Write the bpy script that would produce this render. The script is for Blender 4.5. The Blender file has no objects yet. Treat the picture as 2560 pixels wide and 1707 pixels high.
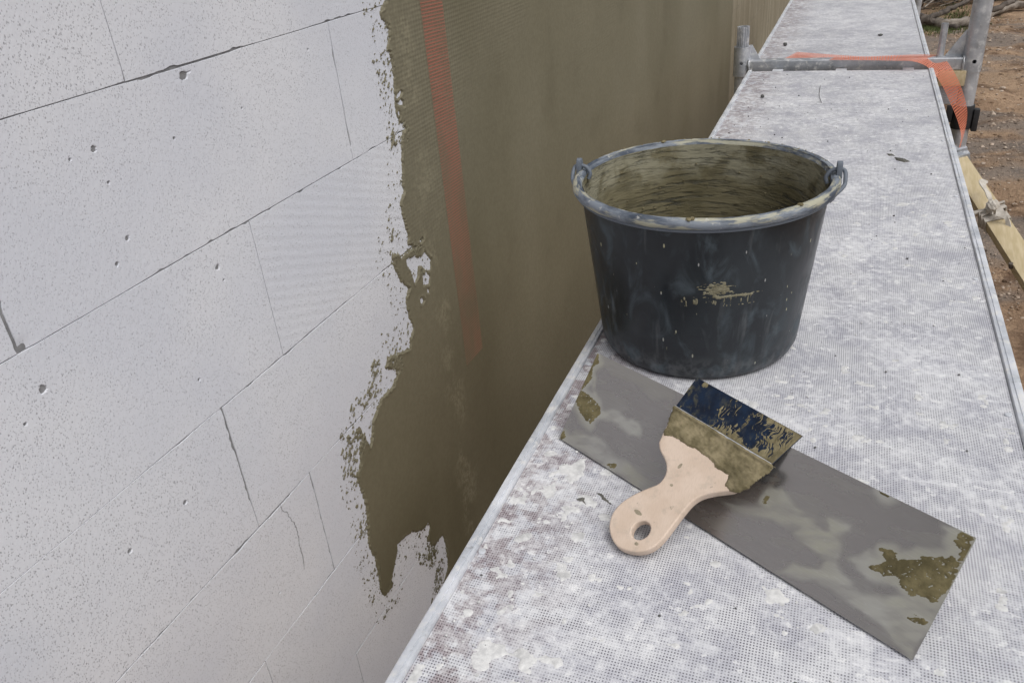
import bpy, bmesh, math, random
import numpy as np
from mathutils import Vector, Matrix

R_ = math.radians
SC = bpy.context.scene
COL = SC.collection
random.seed(7)

# ------------------------------------------------------------------ camera
CAM_H = 0.63987
FPX = 2016.228                       # focal length in pixels of a 2560 px wide picture
ROT = np.array([[0.92916591, -0.10704145, 0.353826],
                [0.35998026, 0.47964294, -0.80022301],
                [-0.08405311, 0.87091032, 0.48420067]])
cam_d = bpy.data.cameras.new('camera')
cam = bpy.data.objects.new('camera', cam_d)
COL.objects.link(cam)
cam_d.sensor_width = 36.0
cam_d.lens = FPX / 2560 * 36
cam_d.clip_start = 0.02
cam_d.clip_end = 600
M = Matrix([list(ROT[0]) + [0], list(ROT[1]) + [0], list(ROT[2]) + [CAM_H], [0, 0, 0, 1]])
cam.matrix_world = M
SC.camera = cam

# ------------------------------------------------------------------ sky, sun, exposure
SUN_EL, SUN_AZ = 60.0, 118.0         # azimuth clockwise from +Y
world = bpy.data.worlds.new('World')
SC.world = world
world.use_nodes = True
wn = world.node_tree
wn.nodes.clear()
sky = wn.nodes.new('ShaderNodeTexSky')
sky.sky_type = 'NISHITA'
sky.sun_disc = False
sky.sun_elevation = R_(SUN_EL)
sky.sun_rotation = R_(SUN_AZ)
sky.air_density = 1.0
sky.dust_density = 4.0
hs = wn.nodes.new('ShaderNodeHueSaturation')
hs.inputs['Saturation'].default_value = 0.24
bgn = wn.nodes.new('ShaderNodeBackground')
bgn.inputs['Strength'].default_value = 0.115
wo = wn.nodes.new('ShaderNodeOutputWorld')
wn.links.new(sky.outputs[0], hs.inputs['Color'])
wn.links.new(hs.outputs[0], bgn.inputs[0])
wn.links.new(bgn.outputs[0], wo.inputs[0])

sun_d = bpy.data.lights.new('sun', 'SUN')
sun_d.energy = 1.5
sun_d.angle = R_(50)
sun_d.color = (1.0, 0.99, 0.97)
sun = bpy.data.objects.new('sun', sun_d)
COL.objects.link(sun)
sdir = Vector((math.sin(R_(SUN_AZ)) * math.cos(R_(SUN_EL)), math.cos(R_(SUN_AZ)) * math.cos(R_(SUN_EL)), math.sin(R_(SUN_EL))))
sun.rotation_euler = sdir.to_track_quat('Z', 'Y').to_euler()

SC.render.engine = 'CYCLES'
SC.view_settings.view_transform = 'Standard'
SC.view_settings.look = 'None'
SC.view_settings.gamma = 1.0
SC.view_settings.exposure = 0.08
SC.cycles.max_bounces = 5
SC.cycles.diffuse_bounces = 4
SC.cycles.glossy_bounces = 2

# ------------------------------------------------------------------ measuring helpers (lay places out on real planes)
CAMP = np.array([0, 0, CAM_H])
def ray(px, py):
    return ROT @ np.array([px - 1280.0, -(py - 853.5), -FPX])
def onz(px, py, z=0.0):
    d = ray(px, py); return CAMP + d * ((z - CAM_H) / d[2])
def onx(px, py, x):
    d = ray(px, py); return CAMP + d * (x / d[0])
def ony(px, py, y):
    d = ray(px, py); return CAMP + d * (y / d[1])
def onpl(px, py, p0, n):
    d = ray(px, py); return CAMP + d * (np.dot(n, p0 - CAMP) / np.dot(n, d))

# ------------------------------------------------------------------ numpy noise
def _h(ix, iy, s):
    n = (ix.astype(np.int64) * 374761393 + iy.astype(np.int64) * 668265263 + s * 974634541) & 0xffffffff
    n = ((n ^ (n >> 13)) * 1274126177) & 0xffffffff
    n = n ^ (n >> 16)
    return (n & 0xffffff) / float(0xffffff)
def vn(x, y, s=0):
    x = np.asarray(x, float); y = np.asarray(y, float)
    xi = np.floor(x); yi = np.floor(y); fx = x - xi; fy = y - yi
    fx = fx * fx * (3 - 2 * fx); fy = fy * fy * (3 - 2 * fy)
    a = _h(xi, yi, s); b = _h(xi + 1, yi, s); c = _h(xi, yi + 1, s); d = _h(xi + 1, yi + 1, s)
    return (a * (1 - fx) + b * fx) * (1 - fy) + (c * (1 - fx) + d * fx) * fy
def fbm(x, y, s=0, o=4):
    t = 0; a = 0.5; w = 0
    for i in range(o):
        t = t + a * vn(x, y, s + i * 17); w += a; a *= 0.5
        x = np.asarray(x) * 2.03 + 7.1; y = np.asarray(y) * 2.03 + 3.7
    return t / w
def sdist(px, py, poly, closed=True):
    """signed distance to polygon (positive inside)"""
    poly = np.asarray(poly, float)
    d2 = np.full(px.shape, 1e9); ins = np.zeros(px.shape, bool)
    n = len(poly)
    for i in range(n):
        a = poly[i]; b = poly[(i + 1) % n]
        ab = b - a
        t = np.clip(((px - a[0]) * ab[0] + (py - a[1]) * ab[1]) / (ab @ ab + 1e-12), 0, 1)
        dd = (px - a[0] - t * ab[0]) ** 2 + (py - a[1] - t * ab[1]) ** 2
        d2 = np.minimum(d2, dd)
        c = (a[1] > py) != (b[1] > py)
        with np.errstate(divide='ignore', invalid='ignore'):
            xx = (b[0] - a[0]) * (py - a[1]) / (b[1] - a[1] + 1e-15) + a[0]
        ins ^= c & (px < xx)
    return np.where(ins, 1, -1) * np.sqrt(d2)
def smooth(a, b, x):
    t = np.clip((x - a) / (b - a), 0, 1); return t * t * (3 - 2 * t)

# ------------------------------------------------------------------ object helpers
def mesh_np(name, V, F4=None, F3=None, smooth_=True, uv=None):
    me = bpy.data.meshes.new(name)
    V = np.asarray(V, np.float32).reshape(-1, 3)
    n4 = 0 if F4 is None else len(F4); n3 = 0 if F3 is None else len(F3)
    me.vertices.add(len(V)); me.vertices.foreach_set('co', V.ravel())
    loops = []
    if n4: loops.append(np.asarray(F4, np.int32).ravel())
    if n3: loops.append(np.asarray(F3, np.int32).ravel())
    L = np.concatenate(loops)
    me.loops.add(len(L)); me.loops.foreach_set('vertex_index', L)
    me.polygons.add(n4 + n3)
    st = np.concatenate([np.arange(n4) * 4, n4 * 4 + np.arange(n3) * 3]).astype(np.int32)
    me.polygons.foreach_set('loop_start', st)
    if smooth_: me.polygons.foreach_set('use_smooth', np.ones(n4 + n3, bool))
    if uv is not None:
        ul = me.uv_layers.new(name='UVMap')
        ul.data.foreach_set('uv', np.asarray(uv, np.float32)[L].ravel())
    me.update(calc_edges=True); me.validate()
    return me

def link(name, me, mat, parent=None, origin=None):
    o = bpy.data.objects.new(name, me)
    COL.objects.link(o)
    if mat is not None and len(me.materials) == 0: me.materials.append(mat)
    if parent is not None:
        o.parent = parent
        wl = Vector((0, 0, 0)); p = parent
        while p is not None: wl += p.location; p = p.parent
        o.location = -wl
    return o

def empty(name, loc, label, cat, group=None):
    o = bpy.data.objects.new(name, None)
    COL.objects.link(o); o.location = loc; o.empty_display_size = 0.05
    o['label'] = label; o['category'] = cat
    if group: o['group'] = group
    return o
def tag(o, label=None, cat=None, group=None, kind=None):
    if label: o['label'] = label
    if cat: o['category'] = cat
    if group: o['group'] = group
    if kind: o['kind'] = kind
    return o

class MB:
    """collects pieces of ONE mesh"""
    def __init__(s): s.v = []; s.f = []
    def add(s, v, f):
        o = len(s.v); s.v += [tuple(map(float, p)) for p in v]; s.f += [tuple(i + o for i in q) for q in f]; return s
    def box(s, c, size, ax=None):
        c = np.array(c, float); hx, hy, hz = np.array(size, float) / 2
        A = np.eye(3) if ax is None else np.array(ax, float)
        v = [c + A[0] * hx * i + A[1] * hy * j + A[2] * hz * k for i in (-1, 1) for j in (-1, 1) for k in (-1, 1)]
        return s.add(v, [(0, 1, 3, 2), (4, 6, 7, 5), (0, 4, 5, 1), (2, 3, 7, 6), (0, 2, 6, 4), (1, 5, 7, 3)])
    def tube(s, pts, r, n=16, caps=True, rfun=None):
        pts = [np.array(p, float) for p in pts]; k = len(pts)
        rs = r if hasattr(r, '__len__') else [r] * k
        prev = None; rings = []
        for i, p in enumerate(pts):
            t = pts[min(i + 1, k - 1)] - pts[max(i - 1, 0)]; t = t / (np.linalg.norm(t) + 1e-12)
            if prev is None:
                a = np.array([0, 0, 1.]) if abs(t[2]) < .9 else np.array([1., 0, 0])
                u = np.cross(t, a)
            else: u = prev - t * np.dot(prev, t)
            u /= np.linalg.norm(u) + 1e-12; w = np.cross(t, u); prev = u
            ring = []
            for j in range(n):
                th = 2 * math.pi * j / n
                rr = rs[i] * (rfun(i, th) if rfun else 1)
                ring.append(p + (u * math.cos(th) + w * math.sin(th)) * rr)
            rings.append(ring)
        v = [q for rg in rings for q in rg]
        f = [(i * n + j, i * n + (j + 1) % n, (i + 1) * n + (j + 1) % n, (i + 1) * n + j) for i in range(k - 1) for j in range(n)]
        if caps: f += [tuple(range(n))[::-1], tuple((k - 1) * n + j for j in range(n))]
        return s.add(v, f)
    def build(s, name, mat, parent=None, bevel=0, segs=2, smooth_=True, angle=40):
        me = bpy.data.meshes.new(name)
        me.from_pydata(s.v, [], s.f); me.update()
        bm = bmesh.new(); bm.from_mesh(me)
        bmesh.ops.recalc_face_normals(bm, faces=bm.faces)
        if bevel:
            es = [e for e in bm.edges if len(e.link_faces) == 2 and e.calc_face_angle(0) > R_(35)]
            bmesh.ops.bevel(bm, geom=es, offset=bevel, segments=segs, affect='EDGES', profile=0.6)
        for fc in bm.faces: fc.smooth = smooth_
        bm.to_mesh(me); bm.free()
        if smooth_: me.set_sharp_from_angle(angle=R_(angle))
        return link(name, me, mat, parent)

def ribbon(rows, thick=0.0015):
    """rows: list of (edgeA, edgeB) 3D points -> closed thin band, vertices/faces"""
    A = [np.array(r[0], float) for r in rows]; B = [np.array(r[1], float) for r in rows]
    k = len(A); v = []; f = []
    for i in range(k):
        t = (A[min(i + 1, k - 1)] + B[min(i + 1, k - 1)]) - (A[max(i - 1, 0)] + B[max(i - 1, 0)])
        w = B[i] - A[i]; n = np.cross(t, w); n = n / (np.linalg.norm(n) + 1e-12) * thick / 2
        v += [A[i] + n, B[i] + n, B[i] - n, A[i] - n]
    for i in range(k - 1):
        for j in range(4):
            f.append((i * 4 + j, i * 4 + (j + 1) % 4, (i + 1) * 4 + (j + 1) % 4, (i + 1) * 4 + j))
    f += [(0, 1, 2, 3), tuple((k - 1) * 4 + j for j in (3, 2, 1, 0))]
    return v, f

def catmull(P, m):
    P = [np.array(p, float) for p in P]; out = []
    for i in range(len(P) - 1):
        p0 = P[max(i - 1, 0)]; p1 = P[i]; p2 = P[i + 1]; p3 = P[min(i + 2, len(P) - 1)]
        for j in range(m):
            t = j / m
            out.append(.5 * ((2 * p1) + (-p0 + p2) * t + (2 * p0 - 5 * p1 + 4 * p2 - p3) * t * t + (-p0 + 3 * p1 - 3 * p2 + p3) * t ** 3))
    out.append(P[-1]); return out

def grid_crust(name, us, vs, posfun, fld, mat, parent, eps, uvs=True):
    """sheet over a (u,v) grid; only cells where the field rises above eps are kept"""
    U, V = np.meshgrid(us, vs, indexing='ij')
    F = fld(U, V)
    Pz = posfun(U, V, F)
    keep = F > eps
    ck = keep[:-1, :-1] | keep[1:, :-1] | keep[1:, 1:] | keep[:-1, 1:]
    nu, nv = U.shape
    idx = np.arange(nu * nv).reshape(nu, nv)
    q = np.stack([idx[:-1, :-1][ck], idx[1:, :-1][ck], idx[1:, 1:][ck], idx[:-1, 1:][ck]], 1)
    used = np.unique(q); remap = np.zeros(nu * nv, np.int64); remap[used] = np.arange(len(used))
    me = mesh_np(name, Pz.reshape(-1, 3)[used], remap[q], uv=np.stack([U.ravel(), V.ravel()], 1)[used])
    return link(name, me, mat, parent)

# ------------------------------------------------------------------ material helpers
class NT:
    def __init__(s, name):
        s.m = bpy.data.materials.new(name); s.m.use_nodes = True
        s.t = s.m.node_tree; s.t.nodes.clear()
        s.out = s.t.nodes.new('ShaderNodeOutputMaterial')
        s.b = s.t.nodes.new('ShaderNodeBsdfPrincipled')
        s.t.links.new(s.b.outputs[0], s.out.inputs[0])
    def nd(s, k): return s.t.nodes.new(k)
    def set(s, inp, v):
        if isinstance(v, bpy.types.NodeSocket): s.t.links.new(v, inp)
        elif v is not None:
            if isinstance(v, (tuple, list)) and len(v) == 3 and inp.type == 'RGBA': v = (*v, 1)
            inp.default_value = v
    def co(s, kind='Object'): return s.nd('ShaderNodeTexCoord').outputs[kind]
    def mp(s, vec, scale=(1, 1, 1), rot=(0, 0, 0), loc=(0, 0, 0)):
        n = s.nd('ShaderNodeMapping'); s.set(n.inputs[0], vec)
        n.inputs['Scale'].default_value = scale; n.inputs['Rotation'].default_value = rot; n.inputs['Location'].default_value = loc
        return n.outputs[0]
    def noise(s, vec, scale, detail=4, rough=0.5, dist=0.0):
        n = s.nd('ShaderNodeTexNoise'); s.set(n.inputs['Vector'], vec)
        n.inputs['Scale'].default_value = scale; n.inputs['Detail'].default_value = detail
        n.inputs['Roughness'].default_value = rough; n.inputs['Distortion'].default_value = dist
        return n.outputs[0]
    def voro(s, vec, scale, feat='F1', rnd=1.0):
        n = s.nd('ShaderNodeTexVoronoi'); s.set(n.inputs['Vector'], vec); n.feature = feat
        n.inputs['Scale'].default_value = scale; n.inputs['Randomness'].default_value = rnd
        return n.outputs
    def wave(s, vec, scale, dist=0.0, dirn='X', ds=1.0):
        n = s.nd('ShaderNodeTexWave'); s.set(n.inputs['Vector'], vec); n.bands_direction = dirn
        n.inputs['Scale'].default_value = scale; n.inputs['Distortion'].default_value = dist; n.inputs['Detail Scale'].default_value = ds
        return n.outputs[1]
    def math(s, op, a, b=None, c=None, clamp=False):
        n = s.nd('ShaderNodeMath'); n.operation = op; n.use_clamp = clamp
        s.set(n.inputs[0], a)
        if b is not None: s.set(n.inputs[1], b)
        if c is not None: s.set(n.inputs[2], c)
        return n.outputs[0]
    def step(s, v, a, b, to0=0.0, to1=1.0):
        n = s.nd('ShaderNodeMapRange'); n.interpolation_type = 'SMOOTHSTEP'
        s.set(n.inputs[0], v)
        n.inputs[1].default_value = a; n.inputs[2].default_value = b; n.inputs[3].default_value = to0; n.inputs[4].default_value = to1
        return n.outputs[0]
    def mix(s, f, a, b, mode='MIX'):
        n = s.nd('ShaderNodeMix'); n.data_type = 'RGBA'; n.blend_type = mode
        s.set(n.inputs[0], f); s.set(n.inputs[6], a); s.set(n.inputs[7], b)
        return n.outputs[2]
    def sep(s, vec):
        n = s.nd('ShaderNodeSeparateXYZ'); s.set(n.inputs[0], vec); return n.outputs
    def bump(s, h, strength=0.3, dist=0.001, nrm=None):
        n = s.nd('ShaderNodeBump'); s.set(n.inputs['Height'], h)
        n.inputs['Strength'].default_value = strength; n.inputs['Distance'].default_value = dist
        if nrm is not None: s.set(n.inputs['Normal'], nrm)
        return n.outputs[0]
    def fin(s, col, rough=0.8, metal=0.0, nrm=None, spec=0.5):
        s.set(s.b.inputs['Base Color'], col); s.set(s.b.inputs['Roughness'], rough); s.set(s.b.inputs['Metallic'], metal)
        s.b.inputs['Specular IOR Level'].default_value = spec
        if nrm is not None: s.set(s.b.inputs['Normal'], nrm)
        return s.m

def mat_block():
    n = NT('aerated_concrete'); c = n.co()
    big = n.noise(c, 4, 2, .55)
    col = n.mix(n.step(big, .32, .68), (.60, .614, .664), (.66, .668, .702))
    e = n.mp(c, scale=(1, 1.25, .75), rot=(.65, 0, 0))
    v = n.voro(e, 225); v2 = n.voro(e, 470)
    def pores(v, lo, rmax):
        rad = n.step(n.sep(v[1])[0], lo, 1.0, -.12, rmax)
        return n.step(n.math('SUBTRACT', v[0], rad), -.05, .06, 1, 0)
    pits = n.math('MAXIMUM', pores(v, .66, .30), n.math('MULTIPLY', pores(v2, .35, .40), .75))
    pits = n.math('MULTIPLY', pits, n.step(big, .3, .65, .5, .95))
    col = n.mix(n.math('MULTIPLY', pits, .56), col, (.15, .15, .16))  # shade inside the small pores, painted into the block colour
    h = n.math('SUBTRACT', n.math('MULTIPLY', n.noise(e, 190, 2), .8), pits)
    return n.fin(col, .93, nrm=n.bump(h, .5, .0010), spec=.2)

def mat_coat():
    n = NT('base_coat_mortar'); c = n.co()
    s = n.sep(c)
    # damp, darker mix towards the fresh edge and low down; drier further along the wall
    dry = n.step(n.math('ADD', s[1], n.math('MULTIPLY', n.noise(n.mp(c, scale=(1, 1, .35)), 2.2, 4), .9)), 1.25, 2.7)
    col = n.mix(dry, (.098, .088, .048), (.172, .155, .102))
    streak = n.noise(n.mp(c, scale=(1, 1.0, .5)), 4, 3, .6, .6)
    col = n.mix(n.step(streak, .45, .75, 0, .22), col, (.215, .195, .13))
    blot = n.noise(n.mp(c, loc=(2, 7, 1)), 4.5, 4, .6)
    col = n.mix(n.step(blot, .5, .72, 0, .25), col, (.09, .078, .046))
    lf = n.noise(n.mp(c, loc=(4, 4, 4), scale=(1, 1, .6)), 1.7, 2, .5)
    col = n.mix(n.step(lf, .38, .64, 0, .55), col, (.225, .205, .145))
    fine = n.noise(c, 120, 2, .65)
    dryband = n.math('MULTIPLY', n.step(n.math('ABSOLUTE', n.math('SUBTRACT', s[1], 1.24)), .0, .07, 1, 0), n.step(n.noise(n.mp(c, loc=(1, 1, 8)), 14, 4, .6), .48, .62))
    col = n.mix(n.math('MULTIPLY', dryband, n.step(fine, .35, .6, .15, .8)), col, (.235, .215, .145))
    col = n.mix(n.step(fine, .3, .7, .22, 0), col, (.075, .064, .038))
    # relief of the glass mesh embedded just under the skin
    wv = n.wave(c, 42, .3, 'Z', 2)
    wu = n.wave(c, 34, .3, 'Y', 2)
    show = n.step(n.noise(n.mp(c, loc=(5, 3, 3)), 2.6, 2), .40, .60)
    hi = n.step(s[2], -.05, .3)
    rel = n.math('MULTIPLY', n.math('ADD', wv, n.math('MULTIPLY', wu, .35)), n.math('MULTIPLY', show, hi))
    h = n.math('ADD', n.math('MULTIPLY', rel, .9), n.math('MULTIPLY', fine, .5))
    arc = n.noise(n.mp(c, scale=(1, .22, 1.6), rot=(.9, 0, 0)), 26, 2, .6, .8)
    h = n.math('ADD', h, n.math('MULTIPLY', arc, 1.6))
    return n.fin(col, n.step(dry, 0, 1, .62, .85), nrm=n.bump(h, .4, .0007), spec=.35)

def mat_slurry():
    n = NT('dry_thin_slurry'); c = n.co()
    st = n.noise(n.mp(c, scale=(1, 3.0, .22)), 5, 4, .6)
    col = n.mix(n.step(st, .35, .7), (.205, .175, .115), (.30, .27, .20))
    col = n.mix(n.step(n.noise(c, 40, 4), .3, .7, .25, 0), col, (.13, .11, .07))
    return n.fin(col, .9, nrm=n.bump(n.noise(c, 80, 4), .3, .001))

def mat_strands():
    """orange glass mesh; lower down it is smeared over with mortar"""
    n = NT('orange_glass_mesh'); c = n.co(); s = n.sep(c)
    smear = n.math('ADD', n.step(s[2], .50, -.21, .14, .58), n.step(n.noise(n.mp(c, scale=(1, 1, .4)), 16, 4, .6), .35, .7, -.08, .40), clamp=True)
    col = n.mix(smear, (.37, .128, .086), (.165, .130, .080))
    return n.fin(col, .6)

def mat_tape():
    n = NT('orange_tape'); c = n.co()
    col = n.mix(n.noise(c, 40, 3), (.70, .19, .10), (.82, .28, .17))
    return n.fin(col, .5)

def mat_deck():
    n = NT('phenolic_deck'); c = n.co(); s = n.sep(c)
    p = 0.0030
    wob = n.math('MULTIPLY', n.noise(c, 22, 1), .0014)
    sx = n.math('SINE', n.math('MULTIPLY', n.math('ADD', s[0], wob), 2 * math.pi / p))
    sy = n.math('SINE', n.math('MULTIPLY', n.math('ADD', s[1], wob), 2 * math.pi / (p * 1.12)))
    hole = n.math('MULTIPLY', n.step(sx, -.45, .5), n.step(sy, -.35, .5))
    cloud = n.noise(c, 5, 3, .6)
    cloud2 = n.noise(n.mp(c, loc=(4, 2, 0)), 80, 5, .74, .3)
    strk = n.noise(n.mp(c, scale=(14, 90, 1), loc=(1, 3, 0), rot=(0, 0, .05)), 1.0, 4, .7)
    dust = n.math('ADD', n.math('MULTIPLY', cloud, .45), n.math('ADD', n.math('MULTIPLY', cloud2, .75), n.math('MULTIPLY', strk, .16)))
    dmask = n.step(dust, .60, .86)
    tint = n.noise(n.mp(c, loc=(8, 1, 0)), 16, 4, .65)
    line = n.mix(n.step(tint, .34, .66), (.43, .432, .475), (.585, .587, .605))
    en = n.noise(n.mp(c, loc=(1, 1, 4)), 34, 4, .65)
    edge = n.math('MULTIPLY', n.step(s[0], -.33, -.17, 1, 0), n.step(en, .42, .54))
    line = n.mix(n.math('MULTIPLY', edge, .75), line, (.22, .165, .17))
    holec = n.mix(edge, (.11, .105, .125), (.050, .028, .034))
    depth = n.math('MULTIPLY', hole, n.math('SUBTRACT', 1, n.math('MULTIPLY', dmask, n.step(edge, 0, 1, .9, .45))))
    col = n.mix(depth, line, holec)
    wht = n.mix(n.step(cloud2, .35, .65), (.57, .575, .605), (.70, .702, .71))
    col = n.mix(n.math('MULTIPLY', dmask, .62), col, wht)
    spn = n.noise(n.mp(c, loc=(0, 5, 6)), 46, 4, .7)
    spot = n.step(spn, .60, .65)
    col = n.mix(n.math('MULTIPLY', spot, .5), col, (.80, .797, .79))
    dk = n.step(spn, .30, .265)
    col = n.mix(n.math('MULTIPLY', dk, .55), col, (.22, .21, .21))
    scr = n.math('MULTIPLY', n.step(n.math('ABSOLUTE', n.math('SUBTRACT', n.noise(n.mp(c, scale=(2, 22, 1), rot=(0, 0, .12)), 3, 1), .5)), 0, .006, 1, 0), n.step(cloud, .45, .6))
    col = n.mix(n.math('MULTIPLY', scr, .5), col, (.78, .78, .79))
    h = n.math('SUBTRACT', n.math('MULTIPLY', cloud2, 1.5), hole)
    return n.fin(col, n.step(dmask, 0, 1, .48, .8), nrm=n.bump(h, .3, .0008), spec=.45)

def mat_galv(name='galvanised_steel', dark=1.0, dirt=.5, mt=.65):
    n = NT(name); c = n.co()
    v = n.voro(c, 55)
    b = n.noise(c, 12, 5, .65)
    base = n.mix(n.step(b, .3, .7), (.36 * dark, .38 * dark, .41 * dark), (.56 * dark, .57 * dark, .60 * dark))
    base = n.mix(n.step(n.sep(v[1])[0], 0, 1, 0, .22), base, (.62 * dark, .64 * dark, .67 * dark))
    pl = n.step(n.noise(n.mp(c, loc=(3, 3, 3)), 48, 5, .7), .5, .66)
    col = n.mix(n.math('MULTIPLY', pl, dirt), base, (.66, .65, .63))
    drt = n.step(n.noise(n.mp(c, loc=(6, 2, 1)), 75, 4, .7), .6, .72)
    col = n.mix(n.math('MULTIPLY', drt, .45), col, (.14, .13, .12))
    met = n.math('MULTIPLY', n.math('SUBTRACT', 1, n.math('MULTIPLY', pl, .9)), mt)
    return n.fin(col, n.step(b, .3, .7, .42, .6), met, n.bump(n.noise(c, 140, 3), .15, .0006))

def mat_bucket_out():
    n = NT('black_bucket_plastic'); c = n.co(); uv = n.co('UV')
    b = n.noise(c, 9, 5, .6)
    col = n.mix(n.step(b, .35, .7), (.007, .010, .014), (.017, .023, .028))
    sm = n.noise(n.mp(uv, scale=(1, .55, 1)), 26, 5, .6, .9)
    col = n.mix(n.step(sm, .48, .76, 0, .38), col, (.14, .185, .215))
    sm2 = n.noise(n.mp(uv, scale=(1.0, .22, 1), loc=(3, 1, 0)), 34, 4, .6, .4)
    col = n.mix(n.step(sm2, .57, .74, 0, .25), col, (.24, .26, .27))
    fl = n.voro(n.mp(uv, scale=(1.6, .6, 1), rot=(0, 0, .5)), 85)
    flm = n.math('MULTIPLY', n.step(n.math('SUBTRACT', fl[0], n.step(n.sep(fl[1])[0], .45, 1.0, -.05, .13)), .0, .06, 1, 0), n.step(n.noise(uv, 18, 3), .40, .54))
    flc = n.mix(n.step(n.noise(uv, 45, 1), .4, .6), (.42, .43, .42), (.52, .49, .30))
    col = n.mix(n.math('MULTIPLY', flm, .8), col, flc)
    v = n.sep(uv)[1]
    low = n.math('MULTIPLY', n.step(v, .012, .05, 1, 0), n.step(n.noise(uv, 60, 4, .6), .42, .62))
    col = n.mix(n.math('MULTIPLY', low, .16), col, (.33, .34, .35))
    h = n.math('ADD', n.noise(c, 70, 4), n.math('MULTIPLY', flm, 1.2))
    return n.fin(col, n.step(sm, .4, .7, .30, .55), 0, n.bump(h, .2, .0006), .5)

def mat_rim():
    n = NT('scuffed_rim'); c = n.co(); uv = n.co('UV')
    b = n.noise(n.mp(uv, scale=(.45, 1.6, 1)), 34, 5, .65)
    col = n.mix(n.step(b, .38, .62), (.045, .058, .082), (.20, .225, .26))
    cr = n.step(n.noise(n.mp(uv, scale=(.5, 2.5, 1), loc=(4, 2, 0)), 30, 5, .65), .5, .60)
    col = n.mix(n.math('MULTIPLY', cr, .8), col, (.42, .40, .29))
    wh = n.step(n.noise(n.mp(c, loc=(4, 2, 5)), 60, 4, .65), .62, .7)
    col = n.mix(n.math('MULTIPLY', wh, .6), col, (.55, .54, .50))
    return n.fin(col, .6, 0, n.bump(n.noise(c, 110, 4), .3, .001))

def mat_lining():
    n = NT('dried_mortar_smear'); uv = n.co('UV')
    st = n.noise(n.mp(uv, scale=(.25, 2.2, 1), rot=(0, 0, .10)), 55, 5, .65, .3)
    col = n.mix(n.step(n.noise(uv, 9, 4), .35, .65), (.115, .100, .055), (.168, .148, .088))
    thin = n.step(n.noise(n.mp(uv, scale=(.7, 1, 1), loc=(2, 5, 0)), 13, 4, .6), .40, .64)
    dark = n.math('MULTIPLY', n.step(st, .50, .58), n.step(thin, 0, 1, .25, 1))
    col = n.mix(n.math('MULTIPLY', dark, .62), col, (.028, .032, .034))
    v = n.sep(uv)[1]
    top = n.math('MULTIPLY', n.step(n.math('ADD', v, n.math('MULTIPLY', n.noise(uv, 16, 3), .07)), .225, .262), n.step(n.noise(n.mp(uv, loc=(7, 7, 0)), 22, 4, .6), .36, .55))
    col = n.mix(n.math('MULTIPLY', top, .5), col, (.36, .345, .26))
    h = n.math('SUBTRACT', n.noise(n.mp(uv, scale=(.5, 1.5, 1)), 90, 5, .6), n.math('MULTIPLY', dark, 1.1))
    return n.fin(col, .85, 0, n.bump(h, .9, .0022), .3)

def mat_mortar(name, a, b, sc=90, bs=.6, rough=.9):
    n = NT(name); c = n.co()
    col = n.mix(n.step(n.noise(c, sc, 5, .65), .3, .7), a, b)
    col = n.mix(n.step(n.noise(n.mp(c, loc=(1, 4, 2)), sc * .3, 3), .5, .68, 0, .5), col, tuple(x * .6 for x in a))
    return n.fin(col, rough, 0, n.bump(n.noise(c, sc * 3, 4), bs, .0012), .3)

def mat_steel(axis):
    """flexible stainless blade with milky wiped-off mortar film (uv = along, across)"""
    n = NT('wiped_steel_blade'); uv = n.co('UV')
    br = n.noise(n.mp(uv, scale=(1, 30, 1), rot=(0, 0, .06)), 30, 2)
    sc = n.step(n.math('ABSOLUTE', n.math('SUBTRACT', n.noise(n.mp(uv, scale=(1.5, 14, 1), rot=(0, 0, .35)), 12, 1), .5)), 0, .010, 1, 0)
    at = n.nd('ShaderNodeAttribute'); at.attribute_name = 'film'
    fm = at.outputs['Fac']
    steel = n.mix(n.step(br, .25, .75), (.31, .295, .284), (.335, .32, .308))
    milky = n.mix(n.step(n.noise(n.mp(uv, loc=(5, 5, 0)), 9, 3), .4, .65), (.25, .25, .18), (.31, .315, .285))
    col = n.mix(n.math('MULTIPLY', fm, .62), steel, milky)
    col = n.mix(n.math('MULTIPLY', sc, .22), col, (.42, .41, .39))
    return n.fin(col, n.step(fm, 0, 1, .27, .55), n.step(fm, 0, 1, .85, .2), None)

def mat_blue():
    n = NT('blued_steel'); c = n.co()
    col = n.mix(n.step(n.noise(c, 60, 4, .6), .3, .7), (.0030, .008, .022), (.008, .022, .052))
    sk = n.noise(n.mp(c, scale=(1, .25, 1), rot=(0, 0, -.55)), 160, 4, .65, .5)
    col = n.mix(n.math('MULTIPLY', n.step(sk, .47, .66), n.step(n.noise(c, 28, 3, .6), .38, .62, .08, .62)), col, (.13, .118, .066))
    return n.fin(col, .38, .35, n.bump(n.noise(c, 200, 2), .1, .0004))

def mat_wood_handle():
    n = NT('beech_handle'); c = n.co()
    gr = n.noise(n.mp(c, scale=(3, 3, 3)), 12, 2, .5)
    col = n.mix(n.step(gr, .3, .7), (.57, .45, .355), (.63, .51, .415))
    d = n.step(n.noise(c, 48, 5, .68), .50, .66)
    col = n.mix(n.math('MULTIPLY', d, .38), col, (.36, .31, .25))
    fib = n.noise(n.mp(c, scale=(9, 1, 3), rot=(0, 0, -.45)), 130, 2, .5)
    col = n.mix(n.step(fib, .40, .72, 0, .25), col, (.44, .33, .24))
    d2 = n.step(n.noise(n.mp(c, loc=(3, 1, 1)), 130, 3, .6), .68, .74)
    col = n.mix(n.math('MULTIPLY', d2, .5), col, (.20, .17, .12))
    return n.fin(col, .55, 0, n.bump(gr, .08, .0005), .4)

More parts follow.
